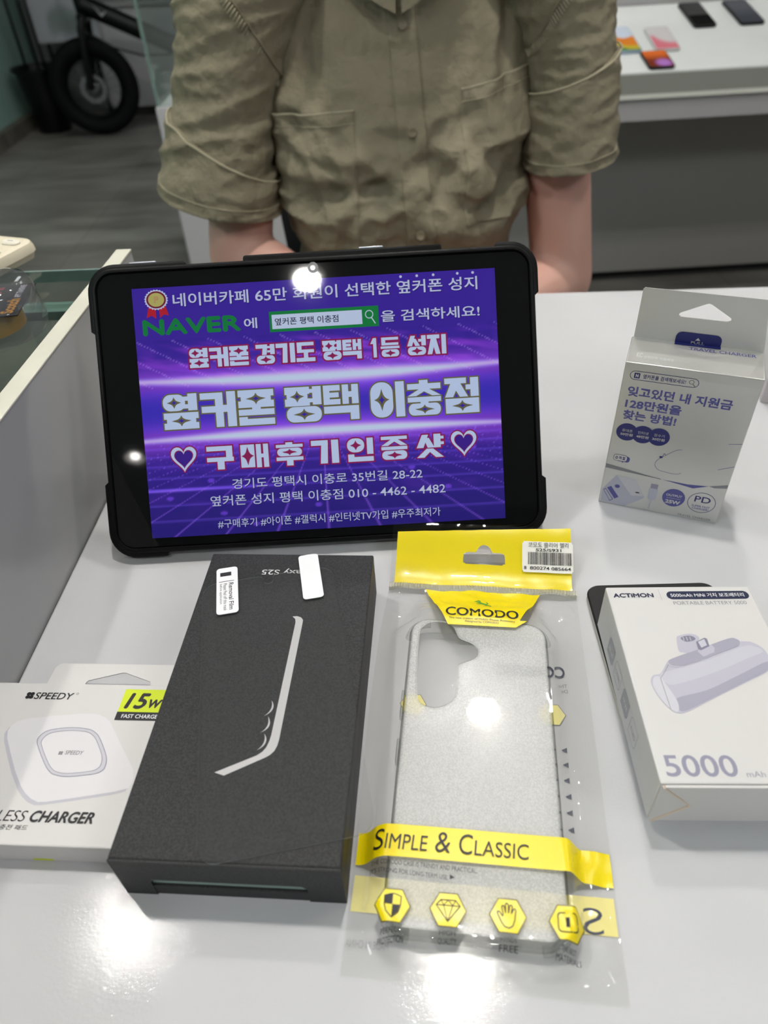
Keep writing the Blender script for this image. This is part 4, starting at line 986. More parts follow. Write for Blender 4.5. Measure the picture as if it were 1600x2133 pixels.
q.text('TRAVEL CHARGER', 30.0, 21.8, 63.0, 25.0, M_violet, 2, .01)
q.text('KC', 4.6, 6.4, 7.6, 11.6, M_sticker, 2, .03); q.text('안전인증 적합제품', 8.3, 6.2, 23.4, 9.0, M_sticker, 2, .01)
q.rect(22.4, 26.2, 45.6, 29.9, M_navy, 2)
q.build('carton', t)
q = MB()
tabp = [(1.0, 95.0), (1.0, 122.6), (1.8, 123.4), (60.4, 123.4), (61.6, 122.8), (66.4, 97.5), (66.4, 95.0)]
holep = [(21.2, 110.6), (21.6, 111.8), (32.9, 117.8), (34.4, 118.4), (35.9, 118.0), (46.6, 111.8), (46.8, 110.4), (45.3, 109.6), (22.4, 109.6)]
# panel with a hole: bridge the two outlines
ix = 3; hx = 5
outl = tabp[:ix + 1] + [holep[(3 - k) % 9] for k in range(10)] + tabp[ix:]
q.rings([[(x / 1000, yy, y / 1000) for x, y in tabp[:3] + [(34.4, 123.4)] + [holep[(3 - k) % 9] for k in range(10)] + [(34.41, 123.4)] + tabp[3:]] for yy in (TD - .0006, TD)], M_tcard, (True, True), False)
q.line  # noqa
q.map = lambda x, y, l: (x / 1000, TD - .0006 - .00005 * l, y / 1000)
q.ring2(holep, grow(holep, .25), M_lip, 2)
q.build('hang_tab', t)
q = MB(); q.map = lambda x, y, l: (x / 1000, TD - .0008 - .0001 * l, y / 1000)
pf = rrect(23.0, 11.0, 3.2, 7, 33.8, 96.0)
pf = [(x, max(y, 95.4)) for x, y in pf]
q.rings([[q.map(x, y, l) for x, y in pf] for l in (0, 2)], M_navy, (True, True), False)
q.poly([(32.2, 97.6), (34.8, 97.6), (33.5, 99.2)], M_tcard, 4); q.text('PULL', 30.4, 95.5, 37.2, 97.0, M_tcard, 4, .01)
q.build('pull_flap', t)
q = MB()
prof = [(-.0003, .0900), (-.0004, .0956), (.0002, .09565), (.0260, .0957)]
n_ = 40; vs = []; fs = []
for i in range(n_ + 1):
    x = .0005 + (TW - .001) * i / n_
    for k, (y, z) in enumerate(prof):
        j = .00035 * noise.noise(Vector((x * 400, k * 3.1, 1))) if k in (1, 2) else 0
        vs.append((x, y - abs(j), z + abs(j)))
for i in range(n_):
    for k in range(3): a = i * 4 + k; fs.append((a, a + 4, a + 5, a + 1))
q.add(vs, fs, M_film, True); q.build('sealing_tape', t)

# ------------------------------------------------------------------ white boxes cut off by the right frame edge
t = thing('thin_white_box', 'thin white box at the right frame edge behind the travel charger carton', 'box', (.2725, .4255, 0), -.40)
q = MB(); q.bbox(0, 0, 0, .15, .085, .016, mat('pinkish_carton', lin(214, 206, 210), .5), .0006, 2); q.build('box_base', t)
q = MB(); q.bbox(-.0006, -.0006, .0165, .1506, .0856, .030, M_carton, .0006, 2); q.build('lid', t)
# ------------------------------------------------------------------ phone case inside its hanging bag
BROT = math.radians(-8.3)
BX, BY0 = -.0250, .0860
ex_ = (math.cos(BROT), math.sin(BROT)); ey_ = (-math.sin(BROT), math.cos(BROT))
CXa, CXb, CYa, CYb = 13.5, 80.0, 10.0, 153.5
def rr_dist(x, y, x0, x1, y0, y1, r):
    dx = max(x0 + r - x, x - (x1 - r), 0); dy = max(y0 + r - y, y - (y1 - r), 0)
    return math.hypot(dx, dy) - r
def bag_left(y):
    for (a, b), (c_, d) in zip(((-2, .4), (22, .4), (104, -2.6), (150, -2.6), (183, -.8), (230, -1.6)), ((22, .4), (104, -2.6), (150, -2.6), (183, -.8), (230, -1.6), (300, -1.6))):
        if y <= c_: return b + (d - b) * (y - a) / (c_ - a)
    return -1.6
def bag_h(x, y):
    """height of the upper film above the counter, metres, at bag millimetres x, y"""
    xe = x if x > CXa else CXa + (x - CXa) * .62
    ye = y if y < CYb else CYb + (y - CYb) * .30
    ye = ye if ye > CYa else CYa + (ye - CYa) * .5
    d = rr_dist(xe, ye, CXa, CXb, CYa, CYb, 9)
    h = .0028 + .0092 * (1 - sstep(.2, 7.5, d))
    h = max(h, .0112) if d < 0 else h
    if y > 172: h = h + (.0026 - h) * sstep(172, 183, y)
    if y > 186: h += .0158 * sstep(184, 222, y) ** 1.1
    e = min(x - bag_left(y), 98.5 - x, y)
    h = .0009 + (h - .0009) * sstep(-.5, 9, e) if y < 180 else h
    wr = noise.noise(Vector((x * .055, y * .035, 2.2))) * .0007 + noise.noise(Vector((x * .16 + y * .05, y * .10, 7))) * .00032
    wr += sstep(1, 7, d) * noise.noise(Vector((x * .10, y * .06, 11))) * .0012
    near = 1 - sstep(0, 34, y); wr += near * abs(noise.noise(Vector((x * .12 + y * .10, y * .13, 5)))) * .0022
    sh = sstep(150, 168, y) * (1 - sstep(178, 186, y)); wr += sh * abs(noise.noise(Vector((x * .07 + y * .05, y * .12, 3)))) * .0016
    return h + wr * sstep(0, 5, e) * (1 if y < 184 else .35) * (.15 if d < -4 else 1 - .85 * (1 - sstep(-4, 2, d)))
CREASES = [((86, 2), (79, 20), 1.5, .9), ((92.5, 2), (90, 27), 1.3, .8), ((72, 2), (67, 9), 1.5, .7), ((40, 1), (30, 8), 1.6, .6), ((95, 8), (84, 5), 1.4, .7),
 ((18, 180), (34, 160), 1.4, .6), ((6, 176), (13, 158), 1.4, .7), ((80, 176), (94, 158), 1.5, .6), ((60, 178), (88, 170), 1.5, .4), ((3.5, 60), (4.5, 108), 1.4, .5), ((92, 60), (94, 120), 1.5, .5), ((8, 20), (3, 4), 1.4, .7)]
_bag0 = bag_h
def bag_h(x, y):
    h = _bag0(x, y)
    for (a, b, wd, am) in CREASES:
        if not (min(a[0], b[0]) - 5 < x < max(a[0], b[0]) + 5 and min(a[1], b[1]) - 5 < y < max(a[1], b[1]) + 5): continue
        dx, dy = b[0] - a[0], b[1] - a[1]; t_ = min(max(((x - a[0]) * dx + (y - a[1]) * dy) / (dx * dx + dy * dy), 0), 1)
        d2_ = (x - a[0] - dx * t_) ** 2 + (y - a[1] - dy * t_) ** 2
        h += am * .001 * math.exp(-d2_ / (wd * wd)) * math.sin(PI * min(max(t_, .15), .85))
    return h
def loc_of(X, Y, z12=.012):
    """bag millimetres of a point given on the plane z = 12 mm (world millimetres)"""
    z = z12
    for _ in range(14):
        k = (CAMH - z) / (CAMH - z12); px_, py_ = X * k, Y * k
        ax, ay = px_ - BX * 1000, py_ - BY0 * 1000
        lx, ly = ax * ex_[0] + ay * ex_[1], ax * ey_[0] + ay * ey_[1]
        z = bag_h(lx, ly)
    return lx, ly
LAY = .00011
t = thing('phone_case', 'clear jelly phone case sealed inside the transparent hanging bag', 'phone case', (BX, BY0, .0008), BROT)
q = MB()
# frosted back with the camera opening
cutw = [(14.2, 225.6), (16.6, 229.6), (20.6, 231.9), (24.8, 231.9), (28.3, 230.4), (31.0, 227.2), (32.0, 223.2), (33.2, 220.2), (37.7, 217.3), (40.2, 214.4), (40.8, 211.6), (39.4, 208.6), (35.8, 206.6), (31.8, 205.4), (29.8, 203.4), (29.0, 196), (27.2, 188.2), (25.2, 185.2), (22.1, 183.3), (17.3, 182.3), (12.6, 184.0), (10.5, 186.6), (10.2, 191), (11.6, 208)]
cut = [loc_of(*p_) for p_ in cutw]
mx_ = min(p_[0] for p_ in cut); cut = [(max(p_[0], CXa + 2.4), min(p_[1], CYb - 2.4)) for p_ in cut]
cut = smooth_closed(cut, 4)
ZB = .0098
o_ = rrect(CXb - CXa - 2.6, CYb - CYa - 2.6, 8.0, 8, (CXa + CXb) / 2, (CYa + CYb) / 2)
bm = bmesh.new()
ov = [bm.verts.new((x / 1000, y / 1000, ZB)) for x, y in o_]; iv = [bm.verts.new((x / 1000, y / 1000, ZB)) for x, y in cut]
eg = [bm.edges.new((ov[i], ov[(i + 1) % len(ov)])) for i in range(len(ov))] + [bm.edges.new((iv[i], iv[(i + 1) % len(iv)])) for i in range(len(iv))]
bmesh.ops.triangle_fill(bm, edges=eg, use_beauty=True)
q.bm(bm, M_frost, False); q.build('back_plate', t)
q = MB()
W_, L_ = (CXb - CXa) / 1000, (CYb - CYa) / 1000; cxx, cyy = (CXa + CXb) / 2000, (CYa + CYb) / 2000
q.slab(W_, L_, .0098, [(.0020, .0098), (.0016, .0100), (.0006, .0094), (0, .0080), (0, .0016), (.0004, .0004), (.0012, 0), (.0018, .0006), (.0016, .0020), (.0014, .0080), (.0020, .0098)], M_tpu, cxx, cyy, 10, None, (False, False))
# bumpers at the four corners and side keys
for sx in (-1, 1):
    for sy in (-1, 1):
        a0 = {(1, 1): 0, (-1, 1): 90, (-1, -1): 180, (1, -1): 270}[(sx, sy)]
        cxk, cyk = cxx + sx * (W_ / 2 - .0098), cyy + sy * (L_ / 2 - .0098)
        q.tube([(cxk + .0100 * math.cos(math.radians(a0 + k * 9)), cyk + .0100 * math.sin(math.radians(a0 + k * 9)), .0050) for k in range(11)], .0020, M_tpu, 8)
q.bbox(CXa / 1000 - .0011, .098, .003, CXa / 1000 + .0004, .112, .0072, M_tpu, .0005); q.bbox(CXa / 1000 - .0011, .076, .003, CXa / 1000 + .0004, .087, .0072, M_tpu, .0005)
q.build('rim', t)
q = MB()
n_ = len(cut)
ccx = sum(p_[0] for p_ in cut) / n_; ccy = sum(p_[1] for p_ in cut) / n_
co = grow(cut, .9)
q.rings([[(x / 1000, y / 1000, ZB - .0006) for x, y in cut], [(x / 1000, y / 1000, ZB + .0006) for x, y in cut], [(x / 1000, y / 1000, ZB + .0009) for x, y in grow(cut, .45)], [(x / 1000, y / 1000, ZB) for x, y in co]], M_tpu, (False, False), True); q.build('camera_rim', t)

t = thing('hanging_bag', 'clear hanging bag with yellow header and yellow band holding a phone case', 'bag', (BX, BY0, 0), BROT)
def film_grid(x0f, x1f, y0, y1, nx, ny, zf, m, name):
    q = MB(); vs = []; fs = []
    for j in range(ny + 1):
        y = y0 + (y1 - y0) * j / ny
        for i in range(nx + 1):
            a = x0f(y); x = a + (x1f(y) - a) * i / nx
            vs.append((x / 1000, y / 1000, zf(x, y)))
    for j in range(ny):
        for i in range(nx): k = j * (nx + 1) + i; fs.append((k, k + 1, k + nx + 2, k + nx + 1))
    q.add(vs, fs, m, True); return q
TOPY = 217
def topy(x): return 212.5 + 5.5 * x / 98
def back_z(x, y):
    e = sstep(180, 186, y)
    return .00035 + e * max(bag_h(x, y) - .0016, 0)
q = film_grid(bag_left, lambda y: 98.5, -2.5, TOPY, 110, 230, bag_h, M_film, 'f'); q.build('front_film', t)
q = film_grid(bag_left, lambda y: 98.5, -3, TOPY, 40, 70, back_z, M_film2, 'b')
q.fine = 3; q.map = lambda x, y, l: (x / 1000, y / 1000, back_z(x, y) + l * .00004)
# what is printed on the back film, seen through the bag
def bl(X, Y): return ((X - BX * 1000) * ex_[0] + (Y - BY0 * 1000) * ex_[1], (X - BX * 1000) * ey_[0] + (Y - BY0 * 1000) * ey_[1])
q.strip([(1.0, 31.5), (97.6, 31.5)], [(1.0, 18.6), (97.6, 18.6)], M_pyel, 1)
for (X, Y) in ((72.1, 164.0), (71.1, 157.1), (69.9, 150.1), (69.0, 143.0), (67.9, 136.2), (66.8, 129.2)):
    x, y = bl(X, Y); q.poly([(x - 1.3, y), (x + 1.1, y + 1.3), (x + 1.1, y - 1.3)], M_grey if False else M_navy2, 2)
    [q.rect(x - 4.4 - k * 1.5, y - .45, x - 3.5 - k * 1.5, y + .45, M_grey, 2) for k in range(4)]
x, y = bl(66.5, 95.5); q.text('S', x - 3.6, y - 4, x + 3.6, y + 5, M_navy2, 2, -.01, mirror=True)
x, y = bl(-15.2, 92.6); q.text('MADE IN CHINA', x - 8, y - 1.2, x + 7.5, y + 1.4, M_lgrey, 2, .0, mirror=True)
x, y = bl(78.5, 204.5); q.text('COMODO', x - 30, y - 3.2, x + 3.0, y + 3.6, M_navy2, 2, .02, mirror=True)
q.text('The', x - .5, y - 8.5, x + 3.5, y - 6.6, M_grey, 2, 0, mirror=True); q.text('De', x + .5, y - 11.4, x + 3.5, y - 9.6, M_grey, 2, 0, mirror=True)
hexp = lambda cx, cy, r, n=6, a0=0: [(cx + r * math.cos(a0 + 2 * PI * k / n), cy + r * math.sin(a0 + 2 * PI * k / n)) for k in range(n)]
for (X, Y) in ((70.6, 182), (8.2, 192)):
    x, y = bl(X, Y); q.poly(hexp(x, y, 6.3), M_grey, 1); q.poly(hexp(x, y, 5.9), M_pyel, 2)
q.build('back_film', t)
# yellow header card inside the bag head
q = MB()
def cz(x, y): return bag_h(x, y) - .0007
hx0, hx1 = 1.6, 96.6
hole = []
hc = (49.8, 200.4)
for a, b in ((-11.4, 0), (-11.0, 2.6), (-9, 3.4), (-4.4, 3.4), (-3.6, 5.2), (-2.2, 6.9), (0, 7.6), (2.2, 6.9), (3.6, 5.2), (4.4, 3.4), (9, 3.4), (11, 2.6), (11.4, 0), (11, -2.6), (9, -3.4), (-9, -3.4), (-11, -2.6)):
    hole.append((hc[0] + a, hc[1] + b * .85))
q.map = lambda x, y, l: (x / 1000, y / 1000, cz(x, y))
def hole_y(x, top):
    up = [p_ for p_ in hole[:15]]
    if not top: return hc[1] - 2.9 + (.6 if abs(x - hc[0]) > 10 else 0)
    for (xa_, ya_), (xb_, yb_) in zip(up[:13], up[1:13]):
        if xa_ <= x <= xb_: return ya_ + (yb_ - ya_) * (x - xa_) / max(xb_ - xa_, 1e-6)
    return hc[1]
def card(x0, x1, f0, f1, nx, ny):
    vs = []; fs = []
    for i in range(nx + 1):
        x = x0 + (x1 - x0) * i / nx
        for j in range(ny + 1):
            y = f0(x) + (f1(x) - f0(x)) * j / ny; vs.append(q.map(x, y, 0))
    for i in range(nx):
        for j in range(ny): k = i * (ny + 1) + j; fs.append((k, k + ny + 1, k + ny + 2, k + 1))
    q.add(vs, fs, M_yel, True)
ct_ = lambda x: topy(x) - .6
card(hx0, hc[0] - 11.4, lambda x: 184.4, ct_, 24, 24); card(hc[0] + 11.4, hx1, lambda x: 184.4, ct_, 24, 24)
card(hc[0] - 11.4, hc[0] + 11.4, lambda x: 184.4, lambda x: hole_y(x, False), 30, 12); card(hc[0] - 11.4, hc[0] + 11.4, lambda x: hole_y(x, True), ct_, 46, 12)
q.build('header_card', t)
# ribbed seal
q = MB(); vs = []; fs = []; n_ = 260
for i in range(n_ + 1):
    x = bag_left(183) + (98.4 - bag_left(183)) * i / n_
    for k, (y, dz_) in enumerate(((179.6, .0001), (180.2, .0008), (183.4, .0008), (184.2, .0001))):
        vs.append((x / 1000, y / 1000, bag_h(x, y) + dz_ + (.00035 * math.sin(i * PI / 2) if k in (1, 2) else 0)))
for i in range(n_):
    for k in range(3): a = i * 4 + k; fs.append((a, a + 4, a + 5, a + 1))
M_seal = clear_mat('ribbed_seal', (.80, .80, .74, 1), .12, 1.5, haze=.55, haze_col=lin(226, 224, 206), gloss_gain=1.2)
q.add(vs, fs, M_seal, True); q.build('ribbed_seal', t)
# barcode sticker on the head
q = MB()
q.fine = 1.0; q.map = lambda x, y, l: (x / 1000, y / 1000, bag_h(x, y) + .0003 + l * LAY)
def bary(LB, RB, LT):
    a, b, c_ = loc_of(*LB), loc_of(*RB), loc_of(*LT); return a, (b[0] - a[0], b[1] - a[1]), (c_[0] - a[0], c_[1] - a[1])
def btext(q, s_, LB, RB, LT, m, layer=3, bold=0.0, shear=0, **kw):
    a, u, v = bary(LB, RB, LT); f0 = q.map
    q.map = lambda x, y, l: f0(a[0] + u[0] * x + v[0] * y, a[1] + u[1] * x + v[1] * y, l)
    q.text(s_, 0, 0, 1, 1, m, layer, bold, shear, **kw); q.map = f0
sc = [loc_of(*p_) for p_ in ((70.8, 260.2), (97.4, 258.0), (102.2, 281.6), (74.8, 283.3))]
sx0 = (sc[0][0] + sc[3][0]) / 2; sx1 = (sc[1][0] + sc[2][0]) / 2; sy0 = (sc[0][1] + sc[1][1]) / 2; sy1 = (sc[2][1] + sc[3][1]) / 2
q.strip([(sx0 + .6, sy1), (sx1 - .6, sy1)], [(sx0 + .6, sy0), (sx1 - .6, sy0)], M_paper, 1, 20); q.strip([(sx0, sy1 - .8), (sx1, sy1 - .8)], [(sx0, sy0 + .8), (sx1, sy0 + .8)], M_paper, 1, 20)
sw, sh = sx1 - sx0, sy1 - sy0
q.text('코모도 클리어 젤리', sx0 + sw * .12, sy0 + sh * .80, sx0 + sw * .91, sy0 + sh * .965, M_ink, 4, .0)
q.text('S25/S931', sx0 + sw * .27, sy0 + sh * .67, sx0 + sw * .77, sy0 + sh * .765, M_ink, 4, .015)
rnd = random.Random(3); x = sx0 + sw * .115
while x < sx0 + sw * .97:
    wd = rnd.choice((.16, .16, .3, .45)); q.rect(x, sy0 + sh * .25, min(x + wd, sx0 + sw * .975), sy0 + sh * .645, M_ink, 4); x += wd + rnd.choice((.18, .18, .32, .46))
q.text('8', sx0 + sw * .04, sy0 + sh * .08, sx0 + sw * .085, sy0 + sh * .19, M_ink, 4, .01); q.text('800274 085664', sx0 + sw * .155, sy0 + sh * .08, sx0 + sw * .955, sy0 + sh * .19, M_ink, 4, .01)
q.build('barcode_sticker', t)
# print on the front film
q = MB(); q.fine = 1.0; q.map = lambda x, y, l: (x / 1000, y / 1000, bag_h(x, y) + .00004 + l * LAY)
a, b, c_, d, e = [loc_of(*p_) for p_ in ((18.7, 249.3), (76.3, 240.8), (66.1, 227.9), (60.7, 223.3), (28.2, 229.2))]
ym = (a[1] + b[1]) / 2; yd = (d[1] + e[1]) / 2
q.strip([(a[0], 179.4), (b[0], 179.4)], [(e[0], yd), (d[0], yd)], M_yel, 1, 70); q.poly([(d[0], yd), (c_[0] + 1, yd + 4.5), (c_[0] - 3, yd + 4.5)], M_yel, 1)
btext(q, 'COMODO', (27.8, 234.8), (63.0, 228.8), (28.4, 239.7), M_ink, 3, .0, hv=.0045)
btext(q, 'The new creator of Mobile Phone Accessory', (29.0, 231.9), (61.0, 226.6), (29.1, 233.5), M_ink, 3, .0)
btext(q, 'Designed by COMODO', (36.7, 229.0), (52.9, 226.3), (36.8, 230.5), M_ink, 3, .0)
M_liz = mat('lizard_green', lin(74, 150, 52), .5)
lx, ly = loc_of(47, 239.8)
spine = [(-4.6, 1.6), (-3.4, 2.2), (-2.0, 1.5), (-.6, .9), (1.0, .5), (2.4, -.2), (3.4, -1.2), (4.2, -2.4)]
wds_ = [.1, .5, .8, 1.0, 1.0, .7, .9, .3]
up1 = []; dn1 = []
for k, (x, y) in enumerate(spine):
    a_ = spine[max(k - 1, 0)]; b_ = spine[min(k + 1, 7)]; dv = Vector((b_[0] - a_[0], b_[1] - a_[1])).normalized()
    up1.append((lx + x - dv.y * wds_[k] * .7, ly + y + dv.x * wds_[k] * .7)); dn1.append((lx + x + dv.y * wds_[k] * .7, ly + y - dv.x * wds_[k] * .7))
q.poly(up1 + dn1[::-1], M_liz, 3)
for (x0, y0, x1, y1, x2, y2) in ((-1.6, 1.6, -1.4, 2.8, -2.6, 3.0), (1.8, .6, 2.6, 1.8, 1.8, 2.6), (-1.0, .4, -2.2, -.6, -3.2, -.2), (2.0, -.2, 1.0, -1.4, 1.8, -2.2)): q.line([(lx + x0, ly + y0), (lx + x1, ly + y1), (lx + x2, ly + y2)], .55, M_liz, 3)
q.build('brand_label', t)
# yellow band
q = MB(); q.fine = 1.0; q.map = lambda x, y, l: (x / 1000, y / 1000, bag_h(x, y) + .00004 + l * LAY)
tp = [loc_of(*p_) for p_ in ((-18.3, 130.6), (-4.2, 130.7), (38.2, 124.3), (62.2, 120.8), (75.4, 116.3))]
bt = [loc_of(*p_) for p_ in ((-18.0, 118.9), (-6.2, 118.6), (35.5, 112.8), (59.3, 108.7), (73.2, 105.0))]
ty = sum(p_[1] for p_ in tp[1:4]) / 3; by = sum(p_[1] for p_ in bt[1:4]) / 3
q.strip([(bag_left(40) + .8, ty), (98.0, ty)], [(bag_left(35) + .8, by), (98.0, by)], M_yel, 1, 80)
bh = ty - by; x0 = loc_of(-11.7, 121)[0]; x1 = loc_of(46.3, 116)[0]; bl_ = by + bh * .22
W0 = x1 - x0
for s_, f0, f1, big in (('S', 0, .068, 1), ('IMPLE', .078, .355, 0), ('&', .405, .500, 1), ('C', .558, .645, 1), ('LASSIC', .655, 1.0, 0)):
    q.text(s_, x0 + W0 * f0, bl_, x0 + W0 * f1, bl_ + bh * (.62 if big else .46), M_ink, 4, -.004, shear=.08)
btext(q, 'THE COMODO CASE IS TRENDY AND PRACTICAL.', (-12.7, 114.5), (26.2, 110.0), (-12.5, 116.2), M_ink, 4, .0)
btext(q, "IT'S STRONG FOR LONG-TERM USE.", (-13.1, 111.6), (15.3, 108.4), (-12.9, 113.3), M_ink, 4, .0)
x, y = loc_of(16.8, 109.3); q.poly([(x - .8, y - .9), (x + 1.1, y), (x - .8, y + .9)], M_ink, 4)
hx = [loc_of(*p_) for p_ in ((-5.4, 101.0), (14.2, 98.4), (34.9, 95.3), (55.2, 92.0))]
hy = sum(p_[1] for p_ in hx) / 4
M_hexr = mat('hexagon_outline', lin(88, 78, 30), .4)
caps_ = (('PERFECT', 'PROTECTION'), ('HIGH', 'QUALITY'), ('HANDS', 'FREE'), ('THE BEST', 'MATERIALS'))
for k, (x, y) in enumerate(hx):
    q.poly(hexp(x, y, 6.6), M_hexr, 2); q.poly(hexp(x, y, 6.2), M_yel, 3)
    if k == 0:
        sh_ = [(x - 2.8, y + 3.0), (x - 1.2, y + 3.6), (x, y + 3.8), (x + 1.2, y + 3.6), (x + 2.8, y + 3.0), (x + 2.7, y), (x + 2.0, y - 2.0), (x, y - 3.8), (x - 2.0, y - 2.0), (x - 2.7, y)]
        q.poly(grow(sh_, .35), M_ink, 4); q.poly(sh_, M_yel, 5)
        q.poly([(x - 2.8, y + 3.0), (x - 1.2, y + 3.6), (x, y + 3.8), (x, y + .3), (x - 2.7, y + .3)], M_ink, 6); q.poly([(x, y + .3), (x + 2.7, y + .3), (x + 2.0, y - 2.0), (x, y - 3.8)], M_ink, 6)
    elif k == 1:
        a_ = [(x - 4.2, y + 1.4), (x - 2.6, y + 3.2), (x + 2.6, y + 3.2), (x + 4.2, y + 1.4), (x, y - 3.8)]
        q.line(a_, .32, M_ink, 4, True); q.line([(x - 4.2, y + 1.4), (x + 4.2, y + 1.4)], .28, M_ink, 4)
        q.line([(x - 2.6, y + 3.2), (x - 1.6, y + 1.4), (x, y + 3.2), (x + 1.6, y + 1.4), (x + 2.6, y + 3.2)], .26, M_ink, 4); q.line([(x - 1.6, y + 1.4), (x, y - 3.8), (x + 1.6, y + 1.4)], .26, M_ink, 4)
    elif k == 2:
        hd = [(-1.2, -3.6), (-2.2, -2.4), (-3.6, .4), (-3.7, 1.1), (-3.0, 1.2), (-1.9, -.3), (-1.7, .4), (-2.1, 2.6), (-1.9, 3.2), (-1.3, 3.1), (-.8, .9), (-.8, 3.6), (-.4, 4.1), (.2, 3.7), (.2, .9), (.7, 3.3), (1.2, 3.6), (1.6, 3.1), (1.2, .8), (2.0, 2.3), (2.5, 2.4), (2.8, 1.9), (2.3, -1.4), (1.6, -3.2), (.4, -4.0)]
        q.line([(x + a_, y + b_) for a_, b_ in hd], .34, M_ink, 4, True)
    else:
        q.ring2(rrect(7.0, 6.4, 1.3, 5, x, y), rrect(6.3, 5.7, 1.1, 5, x, y), M_ink, 4); q.text('1', x - .7, y - 1.5, x + .6, y + 1.6, M_ink, 4, .05)
    yb2 = y - 8.6
    q.text(caps_[k][0], x - (2.8 if k else 3.6), yb2, x + (2.8 if k else 3.6), yb2 + 1.5, M_ink, 4, 0); q.text(caps_[k][1], x - (3.2 if k not in (0, 3) else 4.6), yb2 - 2.4, x + (3.2 if k not in (0, 3) else 4.6), yb2 - .8, M_ink, 4, 0)
q.build('band_print', t)

# ------------------------------------------------------------------ on the glass showcase: tape dispenser and desk calculator
GZ = .103 - .014
t = thing('tape_dispenser', 'clear plastic tape dispenser with red and black card on the glass showcase', 'tape dispenser', (-.268, .418, GZ + .0003), math.radians(6))
TWd, TDp = .128, .056
q = MB(); q.slab(TWd, TDp, .024, [(.003, 0), (.0005, .0015), (0, .006), (.0015, .020), (.002, .0205)], M_tapeclr, n=10); q.build('base', t)
q = MB(); q.slab(TWd - .002, TDp - .002, .024, [(0, .0207), (.0002, .0225), (.0012, .0285), (.0035, .0312), (.008, .0322)], M_tapeclr, n=10, caps=(False, True)); q.build('lid', t)
q = MB(); q.bbox(-.055, -TDp / 2 + .004, .0190, .058, TDp / 2 - .004, .0198, M_ink, .0002)
q.map = lambda x, y, l: (x / 1000, y / 1000, .01985 + l * .00008)
M_redc = mat('card_red', lin(170, 46, 66), .5); M_or = mat('card_orange', lin(226, 160, 44), .5)
for k in range(6): q.rect(26, -22 + k * 7.6, 40, -17.5 + k * 7.6, M_redc, 2)
q.rect(-50, -23, 24, 23, M_redc, 1); q.rect(32.4, -23, 33.2, 23, M_or, 3)
q.text('Scotch', 47, -21, 54.5, 0, M_or, 3, .04, rot=1); q.text('APPT TRANSPARE', 49.5, 2, 53.5, 21, M_sticker, 3, .02, rot=1)
q.build('label_card', t)
q = MB(); q.lathe([(.013, .004), (.0235, .004), (.0235, .0165), (.013, .0165), (.013, .004)], mat('tape_roll_amber', lin(196, 156, 70), .35), 40, Matrix.Translation((.028, 0, 0)), (False, False)); q.build('tape_roll', t)

t = thing('desk_calculator', 'cream plastic desk calculator with oval keys at the left frame edge', 'calculator', (-.318, .504, GZ + .0003), math.radians(-22))
M_cream = mat('cream_plastic', lin(226, 216, 192), .38); M_cream2 = mat('cream_plastic_lower', lin(206, 196, 172), .45)
q = MB(); q.slab(.094, .142, .013, [(.006, 0), (.002, .001), (.0005, .0055)], M_cream2); q.build('lower_shell', t)
q = MB(); q.slab(.095, .143, .0135, [(0, .0058), (.0003, .009), (.002, .0122), (.006, .0132)], M_cream); q.build('upper_shell', t)
for i in range(4):
    for j in range(5):
        q = MB(); M_ = Matrix.Translation((.034 - i * .0205, .056 - j * .0205, .0130)); q.slab(.015, .0085, .0042, [(0, 0), (0, .0012), (.0012, .0022)], mat('key_white', lin(236, 230, 214), .4) if 'key_white' not in MATS else MATS['key_white'], M=M_)
        q.map = lambda x, y, l, i=i, j=j: (.034 - i * .0205 + x / 1000, .056 - j * .0205 + y / 1000, .01525 + l * .00005)
        q.rect(-2.6, -.5, 2.6, .5, M_grey, 1)
        q.build('key', t)
# ------------------------------------------------------------------ office chair behind the counter
t = thing('office_chair', 'black office chair the person sits on', 'chair', (.05, 1.0, FZ))
M_mesh = mat('black_mesh_fabric', lin(20, 20, 23), .85)
q = MB(); q.bbox(-.23, -.25, .345, .23, .18, .404, M_mesh, .025, 4); q.build('seat', t)
q = MB(); rg = []
for k in range(13):
    z = .52 + .46 * k / 12; w_ = .175 + .015 * math.sin(PI * k / 12); yy = .205 + .05 * (k / 12) ** 2
    rg.append([(x, yy + .10 * (x / .2) ** 2 * -.35 + dy, z) for x, dy in [(-w_, 0), (-w_ * .5, 0), (0, 0), (w_ * .5, 0), (w_, 0), (w_, .03), (0, .035), (-w_, .03)]])
q.rings(rg, M_mesh, (True, True), True); q.build('backrest', t)
q = MB(); q.tube([(0, .10, .35), (0, .24, .37), (0, .275, .60)], .018, M_blackpl, 10); q.build('back_support', t)
q = MB(); q.tube([(0, 0, .09), (0, 0, .344)], .025, M_steel, 14); q.build('gas_column', t)
q = MB()
for k in range(5):
    a = 2 * PI * k / 5 + .3; q.tube([(0, 0, .10), (.27 * math.cos(a), .27 * math.sin(a), .075)], [.028, .018], M_blackpl, 8)
q.build('star_base', t)
for k in range(5):
    a = 2 * PI * k / 5 + .3; q = MB(); M_ = Matrix.Translation((.27 * math.cos(a), .27 * math.sin(a), .028)) @ Matrix.Rotation(a, 4, 'Z') @ Matrix.Rotation(PI / 2, 4, 'X')
    q.lathe([(.012, -.02), (.028, -.018), (.028, .018), (.012, .02)], M_blackpl, 18, M_); q.tube([(.27 * math.cos(a), .27 * math.sin(a), .05), (.27 * math.cos(a), .27 * math.sin(a), .08)], .007, M_steel, 8); q.build('caster', t)

